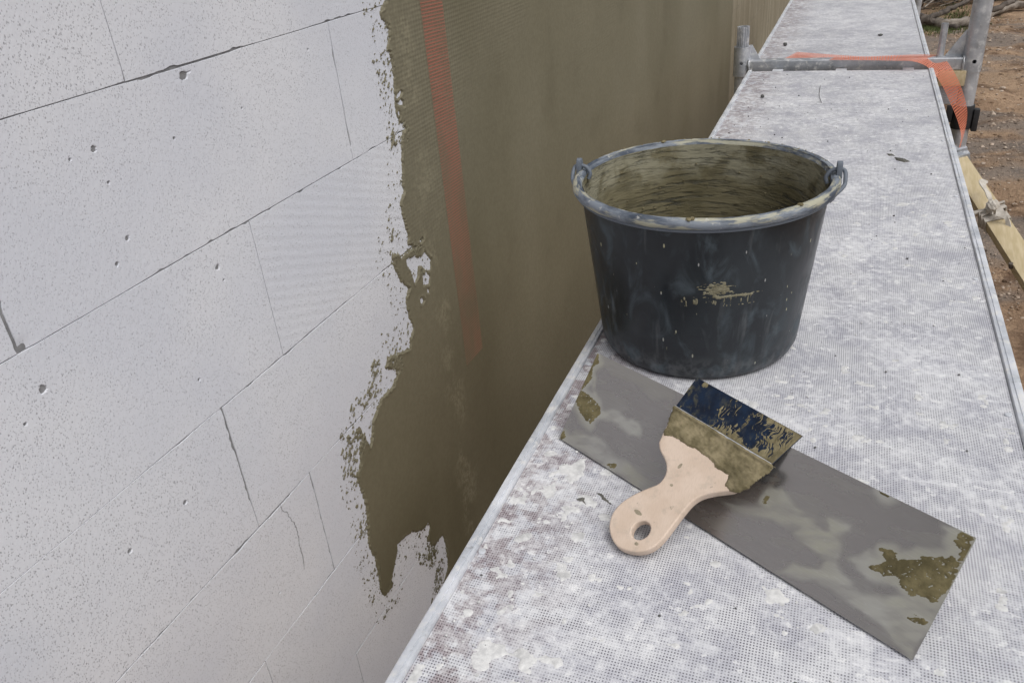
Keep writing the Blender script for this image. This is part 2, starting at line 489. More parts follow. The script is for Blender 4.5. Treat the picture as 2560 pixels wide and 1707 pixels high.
def mat_timber():
    n = NT('sawn_timber'); c = n.co()
    g = n.noise(n.mp(c, scale=(55, 4, 30)), 2.5, 4, .55)
    col = n.mix(n.step(g, .3, .7), (.46, .37, .215), (.57, .475, .31))
    return n.fin(col, .7, 0, n.bump(g, .15, .001))

def mat_soil():
    n = NT('bare_soil'); c = n.co()
    b = n.noise(c, .55, 6, .6)
    m = n.noise(c, 4.5, 6, .65)
    col = n.mix(n.step(b, .36, .66), (.26, .170, .108), (.37, .26, .172))
    col = n.mix(n.step(m, .42, .68), col, (.42, .29, .19))
    col = n.mix(n.step(n.noise(n.mp(c, loc=(3, 8, 1)), 2.2, 5, .65), .50, .62, 0, .8), col, (.12, .072, .045))
    gy = n.step(n.noise(n.mp(c, scale=(.5, 1.0, 1), loc=(1.4, 2.2, 0)), .75, 4, .6), .49, .58)
    col = n.mix(n.math('MULTIPLY', gy, .75), col, (.20, .175, .155))
    f = n.noise(c, 32, 5, .7)
    col = n.mix(n.step(f, .55, .72, 0, .65), col, (.43, .30, .20))
    col = n.mix(n.step(f, .30, .44, .6, 0), col, (.07, .042, .026))
    h = n.math('ADD', n.math('MULTIPLY', m, 2.0), f)
    return n.fin(col, .95, 0, n.bump(h, .9, .035), .2)

def mat_flat(name, a, b, sc=20, rough=.8, bump=.3, bd=.002):
    n = NT(name); c = n.co(); k = n.noise(c, sc, 5, .6)
    return n.fin(n.mix(n.step(k, .3, .7), a, b), rough, 0, n.bump(k, bump, bd))

MT = dict(block=mat_block(), coat=mat_coat(), slurry=mat_slurry(), strands=mat_strands(), tape=mat_tape(), deck=mat_deck(),
          galv=mat_galv(), galv_dirty=mat_galv('plaster_spattered_steel', .95, .85), alu=mat_galv('worn_aluminium', 1.25, .85, .3),
          bucket=mat_bucket_out(), rim=mat_rim(), lining=mat_lining(),
          mortar=mat_mortar('drying_mortar', (.135, .112, .060), (.24, .205, .120)), crumb=mat_mortar('grey_mortar_crumb', (.07, .068, .06), (.14, .135, .12)),
          plaster=mat_mortar('white_plaster_residue', (.52, .518, .515), (.68, .676, .665), 160, .5), joint=mat_flat('thin_bed_mortar', (.16, .16, .165), (.27, .27, .275), 60, .95),
          steel=mat_steel(0), cake=mat_mortar('caked_mortar', (.12, .10, .052), (.27, .225, .135), 55, .8), crust=mat_mortar('dark_crust', (.080, .066, .030), (.165, .138, .070), 70, .8), pale=mat_mortar('pale_dry_mortar', (.17, .155, .10), (.29, .27, .19), 120, .6), spot=mat_mortar('thin_mortar_spot', (.25, .215, .15), (.36, .31, .23), 200, .3), blue=mat_blue(), beech=mat_wood_handle(), timber=mat_timber(), soil=mat_soil(),
          black=mat_flat('black_rubber', (.012, .012, .014), (.03, .03, .032), 30, .6),
          strap=mat_flat('grey_webbing', (.40, .36, .31), (.56, .52, .46), 60, .85), bark=mat_flat('weathered_bark', (.13, .105, .085), (.33, .29, .245), 9, .9, .6, .01),
          bark_dark=mat_flat('dark_bark', (.045, .036, .03), (.14, .115, .095), 9, .9, .6, .01), stone=mat_flat('field_stone', (.26, .19, .14), (.50, .41, .33), 12, .85),
          moss=mat_flat('moss_and_grass', (.06, .08, .022), (.13, .15, .05), 8, .9), pebble=mat_flat('dark_pebble', (.06, .06, .058), (.13, .13, .125), 60, .85),
          fibre=mat_flat('dark_fibre', (.05, .05, .05), (.09, .09, .09), 20, .8))

# ================================================================== ground
GZ = -1.9
gx = np.concatenate([np.array([-200, -90, -40, -20, -10, -5]), np.linspace(-2, 9, 111), np.array([14, 25, 50, 100, 200])])
gy = np.concatenate([np.array([-200, -90, -30, -10, -3]), np.linspace(2, 26, 241), np.array([32, 45, 80, 160, 300])])
GX, GY = np.meshgrid(gx, gy, indexing='ij')
near = smooth(-2.5, -1, GX) * (1 - smooth(8, 10, GX)) * smooth(1, 3, GY) * (1 - smooth(24, 28, GY))
def gheight(x, y):
    return GZ + .42 * (fbm(x * .5 + 3, y * .42, 3, 3) - .5) + .10 * (fbm(x * 2.2, y * 2.2, 5, 4) - .5) + .035 * (fbm(x * 9, y * 9, 9, 3) - .5)
GH = GZ * (1 - near) + near * gheight(GX, GY)
idx = np.arange(GX.size).reshape(GX.shape)
q = np.stack([idx[:-1, :-1].ravel(), idx[1:, :-1].ravel(), idx[1:, 1:].ravel(), idx[:-1, 1:].ravel()], 1)
ground = link('ground', mesh_np('ground', np.stack([GX, GY, GH], -1).reshape(-1, 3), q), MT['soil'])
tag(ground, kind='structure')

# ================================================================== block wall
WX = -0.69
wall = empty('block_wall', (WX - .1, 2.5, GZ), 'white aerated concrete block wall, partly coated with wet olive grey base coat', 'wall')
BEDS = [.504 - .1985 * k for k in range(-3, 12)]      # bed joint heights, top to bottom
LEN = .600
row_joint = {2: .6475, 3: 1.030, 4: .774, 5: .642, 6: .766, 7: 1.18, 8: .765}
PITS = [(459, 189, 4.2, 1.5), (235, 373, 3.0, 1), (272, 457, 1.8, 1), (319, 596, 2.6, 1), (293, 660, 2.2, 1), (544, 668, 2.8, 1.3), (108, 973, 3.6, 1), (498, 949, 2.0, 1),
        (463, 1255, 2.8, 1), (325, 1377, 2.8, 1), (925, 1585, 2.6, .6), (436, 346, 1.8, 1), (175, 399, 1.6, 1), (605, 271, 1.6, 1), (770, 124, 1.6, 1), (64, 1060, 1.8, 1), (560, 700, 1.6, 1), (700, 1480, 1.7, 1)]
pits = [(*onx(a, b, WX)[1:], r / 1000, k) for a, b, r, k in PITS]

def block_mesh(y0, y1, z0, z1, seed, fine, ripple=False, chip=None):
    rnd = random.Random(seed)
    if fine:
        us = list(np.linspace(y0, y1, 201 if ripple else 101)); vs = list(np.linspace(z0, z1, 91 if ripple else 35))
        mine = [p for p in pits if y0 + .005 < p[0] < y1 - .005 and z0 + .005 < p[1] < z1 - .005]
        for (pu, pv, r, k) in mine:
            us += [pu + r * t for t in (-1.6, -1.2, -.8, -.4, 0, .4, .8, 1.2, 1.6)]; vs += [pv + r * t for t in (-1.6, -1.2, -.8, -.4, 0, .4, .8, 1.2, 1.6)]
    else:
        us = list(np.linspace(y0, y1, 31)); vs = list(np.linspace(z0, z1, 11)); mine = []
    us = np.array(sorted(set(us))); vs = np.array(sorted(set(vs)))
    us = us[np.concatenate([[True], np.diff(us) > .0003])]; vs = vs[np.concatenate([[True], np.diff(vs) > .0003])]
    us[-1] = y1; vs[-1] = z1
    us = np.concatenate([[y0, y0, y0 + .0001], us[1:-1], [y1 - .0001, y1, y1]]); vs = np.concatenate([[z0, z0, z0 + .0001], vs[1:-1], [z1 - .0001, z1, z1]])
    U, V = np.meshgrid(us, vs, indexing='ij')
    g = [rnd.choice(c_) * rnd.uniform(.7, 1.3) for c_ in ((.0004, .0006, .0009), (.0004, .0006, .0009), (.0003, .0005, .0008), (.0003, .0005, .0008))]
    def ins(s, k, base):
        w = fbm(s * 70 + seed * 3.1, s * 0 + k, seed + k, 3); lo = fbm(s * 9 + k * 5, s * 0 + seed, seed + 9, 2)
        return base * (.45 + 1.5 * smooth(.38, .66, lo)) + np.maximum(0, w - .62) * .011 * smooth(.42, .62, lo) + .00035 * w
    iL = ins(V, 1, g[0]); iR = ins(V, 2, g[1]); iB = ins(U, 3, g[2]); iT = ins(U, 4, g[3])
    D = np.zeros_like(U)
    nu, nv = U.shape
    I, J = np.meshgrid(np.arange(nu), np.arange(nv), indexing='ij')
    dist = np.minimum.reduce([I, J, nu - 1 - I, nv - 1 - J])
    if mine:
        for (pu, pv, r, k) in mine:
            rr = np.hypot((U - pu) / k, V - pv) / r * (1 + .5 * (vn(U * 900, V * 900, seed) - .5))
            D -= 2.6 * r * (1 - smooth(.55, 1.15, rr))
    if ripple:
        r0, r1, r2 = onx(700, 720, WX), onx(960, 688, WX), onx(830, 742, WX)     # saw marks: along r0-r1, spaced as r0..r2
        ra = np.array([r1[1] - r0[1], r1[2] - r0[2]]); ra /= np.linalg.norm(ra); rb = np.array([-ra[1], ra[0]])
        rm = (r0 + r1) / 2; lam = abs((r2[1] - rm[1]) * rb[0] + (r2[2] - rm[2]) * rb[1])
        D += .00012 * np.sin((U * rb[0] + V * rb[1]) * 2 * math.pi / (lam * .6) + 1.2 * fbm(U * 5, V * 5, 4, 2))
    D += .0003 * (fbm(U * 30, V * 30, seed, 3) - .5) + rnd.uniform(-.0001, .0001)
    ring = {0: (.0, -.02), 1: (.0, -.0003), 2: (.0011, 0.0)}
    for k, (off, dep) in ring.items():
        m = dist == k
        D[m] = D[m] * (k == 2) + dep
    off = np.where(dist == 2, .0012, 0.0)
    kk = np.minimum(dist, 2)
    cu = np.where(I <= 2, iL + np.where(np.minimum(I, 2) == 2, .00015, 0), 0) - np.where(nu - 1 - I <= 2, iR + np.where(np.minimum(nu - 1 - I, 2) == 2, .00015, 0), 0)
    cv = np.where(J <= 2, iB + np.where(np.minimum(J, 2) == 2, .00015, 0), 0) - np.where(nv - 1 - J <= 2, iT + np.where(np.minimum(nv - 1 - J, 2) == 2, .00015, 0), 0)
    if chip:
        for (pu, pv, r) in chip:
            rr = np.hypot(U - pu, V - pv) / r * (1 + .5 * (vn(U * 150, V * 150, 5) - .5))
            D -= .0019 * (1 - smooth(.2, 1.15, rr))
    X = WX + D
    P = np.stack([X, U + cu, V + cv], -1).reshape(-1, 3)
    ix = np.arange(nu * nv).reshape(nu, nv)
    qq = np.stack([ix[:-1, :-1].ravel(), ix[1:, :-1].ravel(), ix[1:, 1:].ravel(), ix[:-1, 1:].ravel()], 1)
    me = mesh_np('block', P, qq)
    me.set_sharp_from_angle(angle=R_(14))
    return me

# mortar behind the joints (recessed), full wall body; dark grey paints shade into pits
MB().box((WX - .0016 - .10, 5.1, (GZ + 1.35) / 2), (.20, 11.8, 1.35 - GZ)).build('joint_mortar', MT['joint'], wall, smooth_=False)
for r in range(len(BEDS) - 1):
    z1, z0 = BEDS[r], BEDS[r + 1]
    j = row_joint.get(r, .45 + .29 * (r % 2))
    y = j - LEN * math.ceil((j + .55) / LEN)
    c = 0
    while y < 1.75:
        vis = 1 <= r <= 9 and y + LEN > .1
        chip = None
        if r == 3 and abs(y - .430) < .03: chip = [(.434, .3075, .013)]
        if r == 5 and abs(y + LEN - .642) < .03: chip = [(.640, .106, .007)]
        me = block_mesh(y, y + LEN, z0, z1, r * 31 + c * 7 + 3, vis, ripple=(r == 4 and abs(y - .774) < .01), chip=chip)
        link('block', me, MT['block'], wall)
        y += LEN; c += 1
# blocks at the far end, only brushed with a thin slurry
for r in range(1, 13):
    z1, z0 = BEDS[r], BEDS[r + 1]
    y = 5.236 + (.0 if r % 2 else -.30); c = 0
    while y < 10.8:
        ys = max(y, 5.236)
        me = block_mesh(ys, y + LEN, z0, z1, r * 13 + c * 5 + 1, False)
        o = link('block', me, MT['slurry'], wall); c += 1
        y += LEN

# hairline crack in one block
CR = [(700, 1262), (708, 1276), (718, 1280), (722, 1290), (731, 1300), (738, 1312), (743, 1325), (747, 1345), (749, 1362), (754, 1378), (758, 1395), (761, 1422)]
cv = catmull([onx(a, b, WX + .0004) for a, b in CR], 4); rn0 = random.Random(2)
rowsC = [(p + np.array([0, -w, 0]), p + np.array([0, w, 0])) for p, w in ((p + np.array([0, rn0.gauss(0, .0006), 0]), rn0.uniform(.0001, .0007)) for p in cv)]
MB().add(*ribbon(rowsC, .0002)).build('crack', MT['joint'], wall, smooth_=False)

# ---- base coat: a real layer with a torn edge
EDGE = [(972, -160), (968, -60), (964, 0), (962, 5), (947, 31), (953, 51), (969, 64), (970, 102), (965, 127), (973, 135), (979, 163), (984, 189), (983, 217), (985, 245), (988, 275), (996, 306), (1010, 321), (1002, 344),
        (1003, 370), (1003, 425), (1007, 480), (999, 510), (1006, 545), (1019, 593), (1019, 612), (1036, 619), (1020, 628), (1004, 645), (997, 635), (977, 629), (982, 662), (999, 702), (1020, 722), (1013, 745),
        (1020, 788), (1032, 817), (1024, 850), (1024, 870), (994, 882), (968, 890), (963, 919), (979, 924), (995, 930), (986, 952), (979, 965), (953, 993), (945, 1013), (930, 1052), (925, 1113), (919, 1105), (910, 1080),
        (899, 1069), (889, 1072), (897, 1110), (898, 1138), (902, 1161), (892, 1182), (897, 1212), (915, 1267), (917, 1317), (922, 1370), (937, 1395), (944, 1434), (949, 1470), (960, 1493), (981, 1464), (978, 1448),
        (985, 1413), (993, 1377), (992, 1363), (1008, 1344), (1029, 1329), (1047, 1328), (1057, 1324), (1070, 1308), (1074, 1318), (1066, 1352), (1086, 1366), (1105, 1337), (1113, 1356), (1119, 1413), (1111, 1448),
        (1100, 1500), (1090, 1620), (1110, 1760)]
EUV = np.array([onx(a, b, WX)[1:] for a, b in EDGE])
UR = 1.235
VTOP = .74; VBOT = EUV[:, 1].min() - .0
poly = np.vstack([[EUV[0, 0], VTOP + .1], EUV, [EUV[-1, 0], VBOT - .3], [3, VBOT - .3], [3, VTOP + .1]])
ISL = [[(225, 345), (300, 320), (350, 335), (385, 280), (412, 320), (440, 345), (435, 430), (400, 440), (360, 400), (330, 400), (325, 490), (300, 550), (280, 480), (265, 430), (235, 395)],
       [(370, 490), (400, 450), (430, 490), (420, 560), (375, 565)], [(345, 690), (365, 680), (380, 700), (365, 725), (350, 720)], [(408, 600), (420, 605), (422, 628), (410, 630)],
       [(340, 185), (358, 160), (370, 165), (350, 192)]]
ISL = [np.array([onx(950 + a / 3.483, 550 + b / 3.483, WX)[1:] for a, b in p]) for p in ISL]
ISL += [np.array([onx(900 + a / 3.92, b / 3.92, WX)[1:] for a, b in p]) for p in
        [[(352, 960), (365, 920), (395, 890), (405, 905), (385, 950), (362, 968)], [(345, 1005), (375, 1010), (395, 980), (412, 1000), (418, 1038), (395, 1030), (370, 1025)], [(370, 1110), (380, 1095), (392, 1140), (385, 1160)]]]
SPK = [(955, 190, .030, 1.0), (975, 590, .018, .8), (915, 955, .035, 1.35), (880, 990, .04, .8), (872, 1120, .028, 1.2), (880, 1180, .025, 1.1), (905, 1320, .02, .9), (930, 1430, .018, .6),
       (1075, 1390, .026, 1.4), (1090, 1440, .03, 1.3), (1060, 1400, .03, .8), (990, 905, .02, 1.2), (965, 60, .02, 1.0), (985, 350, .02, 1.0), (960, 470, .012, .4), (1000, 840, .02, .6), (1085, 1480, .03, .9)]
SPK = [(*onx(a, b, WX)[1:], r, w) for a, b, r, w in SPK]
VOID = [(1095, 1400, .016, 1.0), (1040, 650, .03, .5), (905, 1100, .02, .9), (985, 905, .02, .7), (1010, 330, .012, .6)]
VOID = [(*onx(a, b, WX)[1:], r, w) for a, b, r, w in VOID]
def coat_field(U, V):
    f = sdist(U, V, poly)
    ragged = .0032 * (fbm(U * 150, V * 110, 3, 4) - .5) * 2 + .0030 * (fbm(U * 330, V * 330, 8, 2) - .5) * 2
    f = f + ragged
    for p in ISL:
        f = np.minimum(f, -(sdist(U, V, p) + .5 * ragged))
    a = .72   # trowel streak direction
    S = U * math.cos(a) + V * math.sin(a); T = -U * math.sin(a) + V * math.cos(a)
    st = fbm(T * 420, S * 170, 21, 3)
    wS = np.full_like(U, .34)
    for (pu, pv, r, w) in SPK: wS = np.maximum(wS, w * np.exp(-((U - pu) ** 2 + (V - pv) ** 2) / (2 * r * r)))
    sp = (st - (.80 - .22 * np.minimum(wS, 1.0) - .09 * np.maximum(wS - 1, 0))) * .03
    d0 = sdist_clip = f
    sp = np.where(d0 < 0, sp - np.maximum(0, -d0 - .045) * .5, sp)
    f = np.maximum(f, np.where(d0 > -.07, sp, -1))
    wV = np.zeros_like(U)
    for (pu, pv, r, w) in VOID: wV = np.maximum(wV, w * np.exp(-((U - pu) ** 2 + (V - pv) ** 2) / (2 * r * r)))
    vo = (fbm(T * 300, S * 120, 33, 3) - (.86 - .34 * wV)) * .03
    f = np.where(wV > .2, np.minimum(f, -vo), f)
    return f
def coat_h(U, V):
    return .0022 + .0009 * (fbm(U * 3, V * 1.2, 41, 3) - .5) + .00035 * (fbm(U * 14, V * 4, 42, 3) - .5)
def coat_pos(U, V, F):
    hgt = np.clip(F * .8, -.0013, 1) ; hgt = np.minimum(hgt, coat_h(U, V) + .0022 * np.exp(-((F - .004) / .003) ** 2) * smooth(.35, .75, fbm(U * 60, V * 60, 44, 3)))
    return np.stack([WX + hgt, U, V], -1)
us = np.arange(.74, UR + 1e-6, .00125); us[-1] = UR
vs = np.arange(-.86, VTOP, .00125)
coat = grid_crust('base_coat', us, vs, coat_pos, coat_field, MT['coat'], wall, -.0012)
# the same coat further along the wall
us2 = np.concatenate([[UR], np.linspace(UR + .02, 5.0, 120), np.linspace(5.02, 5.23, 12), [5.232]]); vs2 = np.linspace(GZ + .05, 1.30, 110)
U, V = np.meshgrid(us2, vs2, indexing='ij')
Hc = coat_h(U, V) * np.where(U > 5.231, -6, 1) + .0022 * smooth(5.0, 5.22, U) * (U < 5.231)
ix = np.arange(U.size).reshape(U.shape)
qq = np.stack([ix[:-1, :-1].ravel(), ix[1:, :-1].ravel(), ix[1:, 1:].ravel(), ix[:-1, 1:].ravel()], 1)
me2 = mesh_np('base_coat', np.stack([WX + Hc, U, V], -1).reshape(-1, 3), qq, uv=np.stack([U.ravel(), V.ravel()], 1))
link('base_coat', me2, MT['coat'], wall)

# ---- orange reinforcing mesh strip bedded into the coat
def strand_sheet(rowsA, rowsB, nlong, pitch, w, lift=0.0):
    """grid of strands between two edge polylines: returns verts, faces"""
    A = np.array(rowsA); B = np.array(rowsB)
    v = []; f = []
    def quadstrip(P, Q):
        o = len(v)
        for a, b in zip(P, Q): v.append(tuple(a)); v.append(tuple(b))
        for i in range(len(P) - 1): f.append((o + 2 * i, o + 2 * i + 1, o + 2 * i + 3, o + 2 * i + 2))
    wid = np.linalg.norm(B - A, axis=1).mean()
    for k in range(nlong):
        t = k / (nlong - 1); dt = w / wid / 2
        dn = np.array([lift, 0, 0]); dt *= .55 if lift else 1
        quadstrip(A + (B - A) * (t - dt) - dn, A + (B - A) * (t + dt) - dn)
    mid = (A + B) / 2; seg = np.linalg.norm(np.diff(mid, axis=0), axis=1); L = np.concatenate([[0], np.cumsum(seg)])
    s = 0
    while s < L[-1]:
        def at(ss):
            ss = min(max(ss, 0), L[-1]); i = min(np.searchsorted(L, ss, 'right') - 1, len(seg) - 1); u = (ss - L[i]) / (seg[i] + 1e-9)
            return A[i] + (A[i + 1] - A[i]) * u, B[i] + (B[i + 1] - B[i]) * u
        a0, b0 = at(s - w / 2); a1, b1 = at(s + w / 2)
        quadstrip([a0, a0 + (b0 - a0) * .5, b0], [a1, a1 + (b1 - a1) * .5, b1])
        s += pitch
    return v, f
ST0, ST1 = 1.309, 1.392
zz = np.linspace(.86, -.225, 240)
wob = .0025 * (fbm(zz * 6, zz * 0, 6, 3) - .5)
hA = coat_h(np.full_like(zz, ST0), zz); hB = coat_h(np.full_like(zz, ST1), zz)
lift = .00040 - .00026 * smooth(-.08, -.215, zz)
A = np.stack([WX + hA + lift, ST0 + wob, zz + .000], 1)
B = np.stack([WX + hB + lift, ST1 + wob - .000 * zz, zz - .004], 1)
v, f = strand_sheet(A, B, 17, .0056, .0021, .00010)
o = MB().add(v, f).build('reinforcing_mesh_strip', MT['strands'], wall, smooth_=False)
tag(o, 'orange glass fibre mesh strip bedded upright in the wet coat')

# ================================================================== scaffold platforms
DX0, DX1 = -.3475, .2625
def platform(y0, y1, label, first):
    root = empty('scaffold_platform', ((DX0 + DX1) / 2, (y0 + y1) / 2, -.06), label, 'platform', 'scaffold platforms in a row')
    lw, rw = .0145, .0165
    # board
    nx, ny = 40, int((y1 - y0) / .04)
    xs = np.linspace(DX0 + lw + .0006, DX1 - rw - .0008, nx); ys = np.linspace(y0 + .004, y1 - .004, ny)
    X, Y = np.meshgrid(xs, ys, indexing='ij')
    Z = -.0022 + .0012 * (fbm(X * 6, Y * 3, 12, 2) - .5)
    v = np.stack([X, Y, Z], -1).reshape(-1, 3)
    ix = np.arange(X.size).reshape(X.shape)
    q1 = np.stack([ix[:-1, :-1].ravel(), ix[1:, :-1].ravel(), ix[1:, 1:].ravel(), ix[:-1, 1:].ravel()], 1)
    v2 = v.copy(); v2[:, 2] = -.012
    o2 = len(v); rim = np.concatenate([ix[:, 0], ix[-1, 1:], ix[-2::-1, -1], ix[0, -2:0:-1]])
    q2 = np.stack([rim, np.roll(rim, -1), np.roll(rim, -1) + o2, rim + o2], 1)
    me = mesh_np('deck_board', np.vstack([v, v2]), np.vstack([q1, q1[:, ::-1] + o2, q2]))
    me.set_sharp_from_angle(angle=R_(40))
    db = link('deck_board', me, MT['deck'], root)
    # side rails: extruded profile with a bead and a groove
    def rail(x0, sgn, w, name):
        prof = [(0, -.065), (0, -.001), (.0012, .0018), (.0035, .0026), (w * .60, .0026), (w * .64, .0012), (w * .69, .0012), (w * .73, .0022), (w * .93, .0019), (w, -.0005), (w, -.014), (.004, -.014), (.004, -.058), (w, -.060), (w, -.065)]
        n = max(2, int((y1 - y0) / .03)); vv = []; ff = []; k = len(prof)
        for i in range(n + 1):
            y = y0 + (y1 - y0) * i / n
            for (a, b) in prof:
                jx = .0006 * (float(vn(y * 14, a * 900, 7)) - .5); jz = .0008 * (float(vn(y * 20, a * 500 + 9, 8)) - .5) if b > -.01 else 0
                vv.append((x0 + sgn * (a + jx), y, b + jz))
        for i in range(n):
            for j in range(k):
                ff.append((i * k + j, i * k + (j + 1) % k, (i + 1) * k + (j + 1) % k, (i + 1) * k + j))
        ff += [tuple(range(k)), tuple(n * k + j for j in range(k))[::-1]]
        MB().add(vv, ff).build(name, MT['alu'], root, angle=50)
    rail(DX0, 1, lw, 'side_rail'); rail(DX1, -1, rw, 'side_rail')
    # end caps and hooks
    for ye, s in ((y0, -1), (y1, 1)):
        MB().box(((DX0 + DX1) / 2, ye - s * .004, -.036), (DX1 - DX0 - .033, .008, .046)).build('end_profile', MT['alu'], root, bevel=.001)
        for hx in (-.245, -.03, .185):
            MB().box((hx, ye + s * .014, -.005), (.036, .036, .006)).box((hx, ye + s * .031, -.014), (.036, .005, .024)).build('hook', MT['alu'], root, bevel=.0012)
    # rivets beside the rails
    for yy in np.arange(y0 + .19, y1 - .1, .42):
        for xx in (DX0 + .021, DX1 - .025):
            mb = MB(); mb.tube([(xx, yy, -.004), (xx, yy, -.0006), (xx, yy, -.0002)], [.0042, .0042, .0030], 14)
            mb.build('rivet', MT['alu'], db)
    return root
P1 = platform(-.85, 3.150, 'near scaffold platform carrying the bucket and the trowels', True)
P2 = platform(3.265, 6.4, 'far scaffold platform beyond the steel crossbar', False)

# plaster residue and crumbs stuck on the near deck
def res_field(U, V):
    a = fbm(U * 52, V * 52, 51, 5); b = fbm(U * 7, V * 7, 52, 3)
    e = np.exp(-((U + .27) / .07) ** 2) * (1 - .6 * smooth(.9, 1.6, V))
    return (a - (.752 - .10 * (b - .5) - .12 * e)) * .02
def res_pos(U, V, F):
    z = -.0022 + np.clip(F * .45, -.0008, .0007) + .0006 * (fbm(U * 260, V * 260, 53, 3) - .35) * smooth(0, .001, F)
    return np.stack([U, V, z], -1)
o = grid_crust('plaster_residue', np.arange(-.328, .242, .0018), np.arange(.30, 1.9, .0018), res_pos, res_field, MT['plaster'], P1, 0.0)
tag(o, kind='stuff')
def lump(c, r, rnd, flat=.6):
    c = np.array(c); bmx = [];
    vs = []; n, m = 6, 4
    vs.append(c + [0, 0, r * flat])
    for i in range(1, m):
        th = math.pi * i / m
        for j in range(n):
            ph = 2 * math.pi * j / n; rr = r * rnd.uniform(.7, 1.2)
            vs.append(c + np.array([rr * math.sin(th) * math.cos(ph), rr * math.sin(th) * math.sin(ph), rr * math.cos(th) * flat]))
    vs.append(c - [0, 0, r * flat]); f = []
    for j in range(n): f.append((0, 1 + j, 1 + (j + 1) % n)); f.append((len(vs) - 1, 1 + (m - 2) * n + (j + 1) % n, 1 + (m - 2) * n + j))
    for i in range(m - 2):
        for j in range(n): f.append((1 + i * n + j, 1 + (i + 1) * n + j, 1 + (i + 1) * n + (j + 1) % n, 1 + i * n + (j + 1) % n))
    return vs, f
rnd = random.Random(3)
mbw = MB()
for i in range(380):
    if rnd.random() < .5: x = -.325 + abs(rnd.gauss(0, .05))
    else: x = rnd.uniform(-.32, .24)
    y = .3 + 2.8 * rnd.random() ** 1.6
    r = .0006 + .0016 * rnd.random() ** 3
    if x > .24: continue
    mbw.add(*lump((x, y, -.0015 + r * .3), r, rnd))
o = mbw.build('plaster_crumbs', MT['plaster'], P1); tag(o, kind='stuff')
mbw = MB()
for i in range(260):
    x = rnd.uniform(-.32, .24); y = .3 + 2.8 * rnd.random() ** 1.3
    if rnd.random() < .3: x = -.30 + abs(rnd.gauss(0, .04)); y = 2.2 + rnd.random() * .8
    r = .0006 + .0019 * rnd.random() ** 4
    mbw.add(*lump((min(x, .24), y, -.0015 + r * .3), r, rnd))
o = mbw.build('dark_grit', MT['pebble'], P1); tag(o, kind='stuff')

# ================================================================== scaffold frame between the platforms
FY = 3.212
frame = empty('steel_scaffold', (0, FY, -1.9), 'galvanised steel scaffold frame with crossbar between the two platforms', 'scaffold')
PLX, PRX = -.379, .382
def flute(i, th): return 1 + .075 * (1 if math.sin(th * 17) > 0 else -1)
def hollow_tube(p0, p1, ro, ri, n=28, rf=None):
    mb = MB(); p0 = np.array(p0, float); p1 = np.array(p1, float)
    v = []; f = []
    for k, (p, r) in enumerate(((p0, ro), (p1, ro), (p1, ri), (p0, ri))):
        for j in range(n):
            th = 2 * math.pi * j / n; rr = r * (rf(0, th) if rf and r == ro else 1)
            v.append((p[0] + rr * math.cos(th), p[1] + rr * math.sin(th), p[2]))
    for k in range(4):
        for j in range(n): f.append((k * n + j, k * n + (j + 1) % n, ((k + 1) % 4) * n + (j + 1) % n, ((k + 1) % 4) * n + j))
    return mb.add(v, f)
def drilled(mb, name, mat, cx, cz, r, parent):
    """cut a real bolt hole through the side that faces the platform"""
    o = mb.build(name, mat, parent, smooth_=False)
    cut = MB(); cut.tube([(cx, FY - .06, cz), (cx, FY - .004, cz)], r, 16)
    co = cut.build('cutter', mat)
    co.location = o.matrix_local.translation * 0
    bpy.context.view_layer.update()
    md = o.modifiers.new('hole', 'BOOLEAN'); md.operation = 'DIFFERENCE'; md.object = co; md.solver = 'EXACT'
    dg = bpy.context.evaluated_depsgraph_get()
    me = bpy.data.meshes.new_from_object(o.evaluated_get(dg)); o.modifiers.clear(); o.data = me
    bpy.data.objects.remove(co)
    return o
# left post: lower tube, collar, fluted spigot
lpost = hollow_tube((PLX, FY, -1.86), (PLX, FY, -.030), .0242, .021).build('post', MT['galv_dirty'], frame)
drilled(hollow_tube((PLX, FY, -.030), (PLX, FY, .074), .0300, .0235, 32), 'collar', MT['galv'], PLX + .002, .018, .0062, lpost)
hollow_tube((PLX, FY, .0), (PLX, FY, .144), .0205, .0150, 136, flute).build('spigot', MT['galv_dirty'], lpost, angle=20)
# right post
rpost = hollow_tube((PRX, FY, -1.86), (PRX, FY, -.022), .0285, .025).build('post', MT['galv'], frame)
drilled(hollow_tube((PRX, FY, -.022), (PRX, FY, .050), .0308, .026, 36), 'collar', MT['galv'], PRX + .003, .014, .0068, rpost)
hollow_tube((PRX, FY, .049), (PRX, FY, 1.6), .0302, .026, 36).build('upper_tube', MT['galv'], rpost)
# crossbar: U profile
mb = MB(); mb.box(((PLX + PRX) / 2, FY - .0, .006), (PRX - PLX - .05, .046, .040))
bar = mb.build('crossbar', MT['galv_dirty'], frame, bevel=.004, segs=3)
for sx, px in ((1, PLX), (-1, PRX)):
    # weld bead around the bar end and gusset plate
    pts = []
    for t in np.linspace(0, 2 * math.pi, 25):
        c_, s_ = math.cos(t), math.sin(t)
        k = (abs(c_) ** 4 + abs(s_) ** 4) ** -.25
        pts.append((px + sx * (.027 + .003 * random.random()), FY + .026 * c_ * k, .006 + .023 * s_ * k))
    MB().tube(pts, [.0042 * random.uniform(.7, 1.3) for _ in pts], 8, False).build('weld', MT['galv_dirty'], bar)
    hgt = .052 if sx == 1 else .085
    lng = .040 if sx == 1 else .062
    g = []
    for yy in (FY + .004, FY + .010):
        g += [(px + sx * .026, yy, .0255), (px + sx * (.026 + lng), yy, .0255), (px + sx * (.026 + .008), yy, .0255 + hgt), (px + sx * .026, yy, .0255 + hgt)]
    MB().add(g, [(0, 1, 2, 3), (7, 6, 5, 4), (0, 4, 5, 1), (1, 5, 6, 2), (2, 6, 7, 3), (3, 7, 4, 0)]).build('gusset', MT['galv'], frame, bevel=.0008)
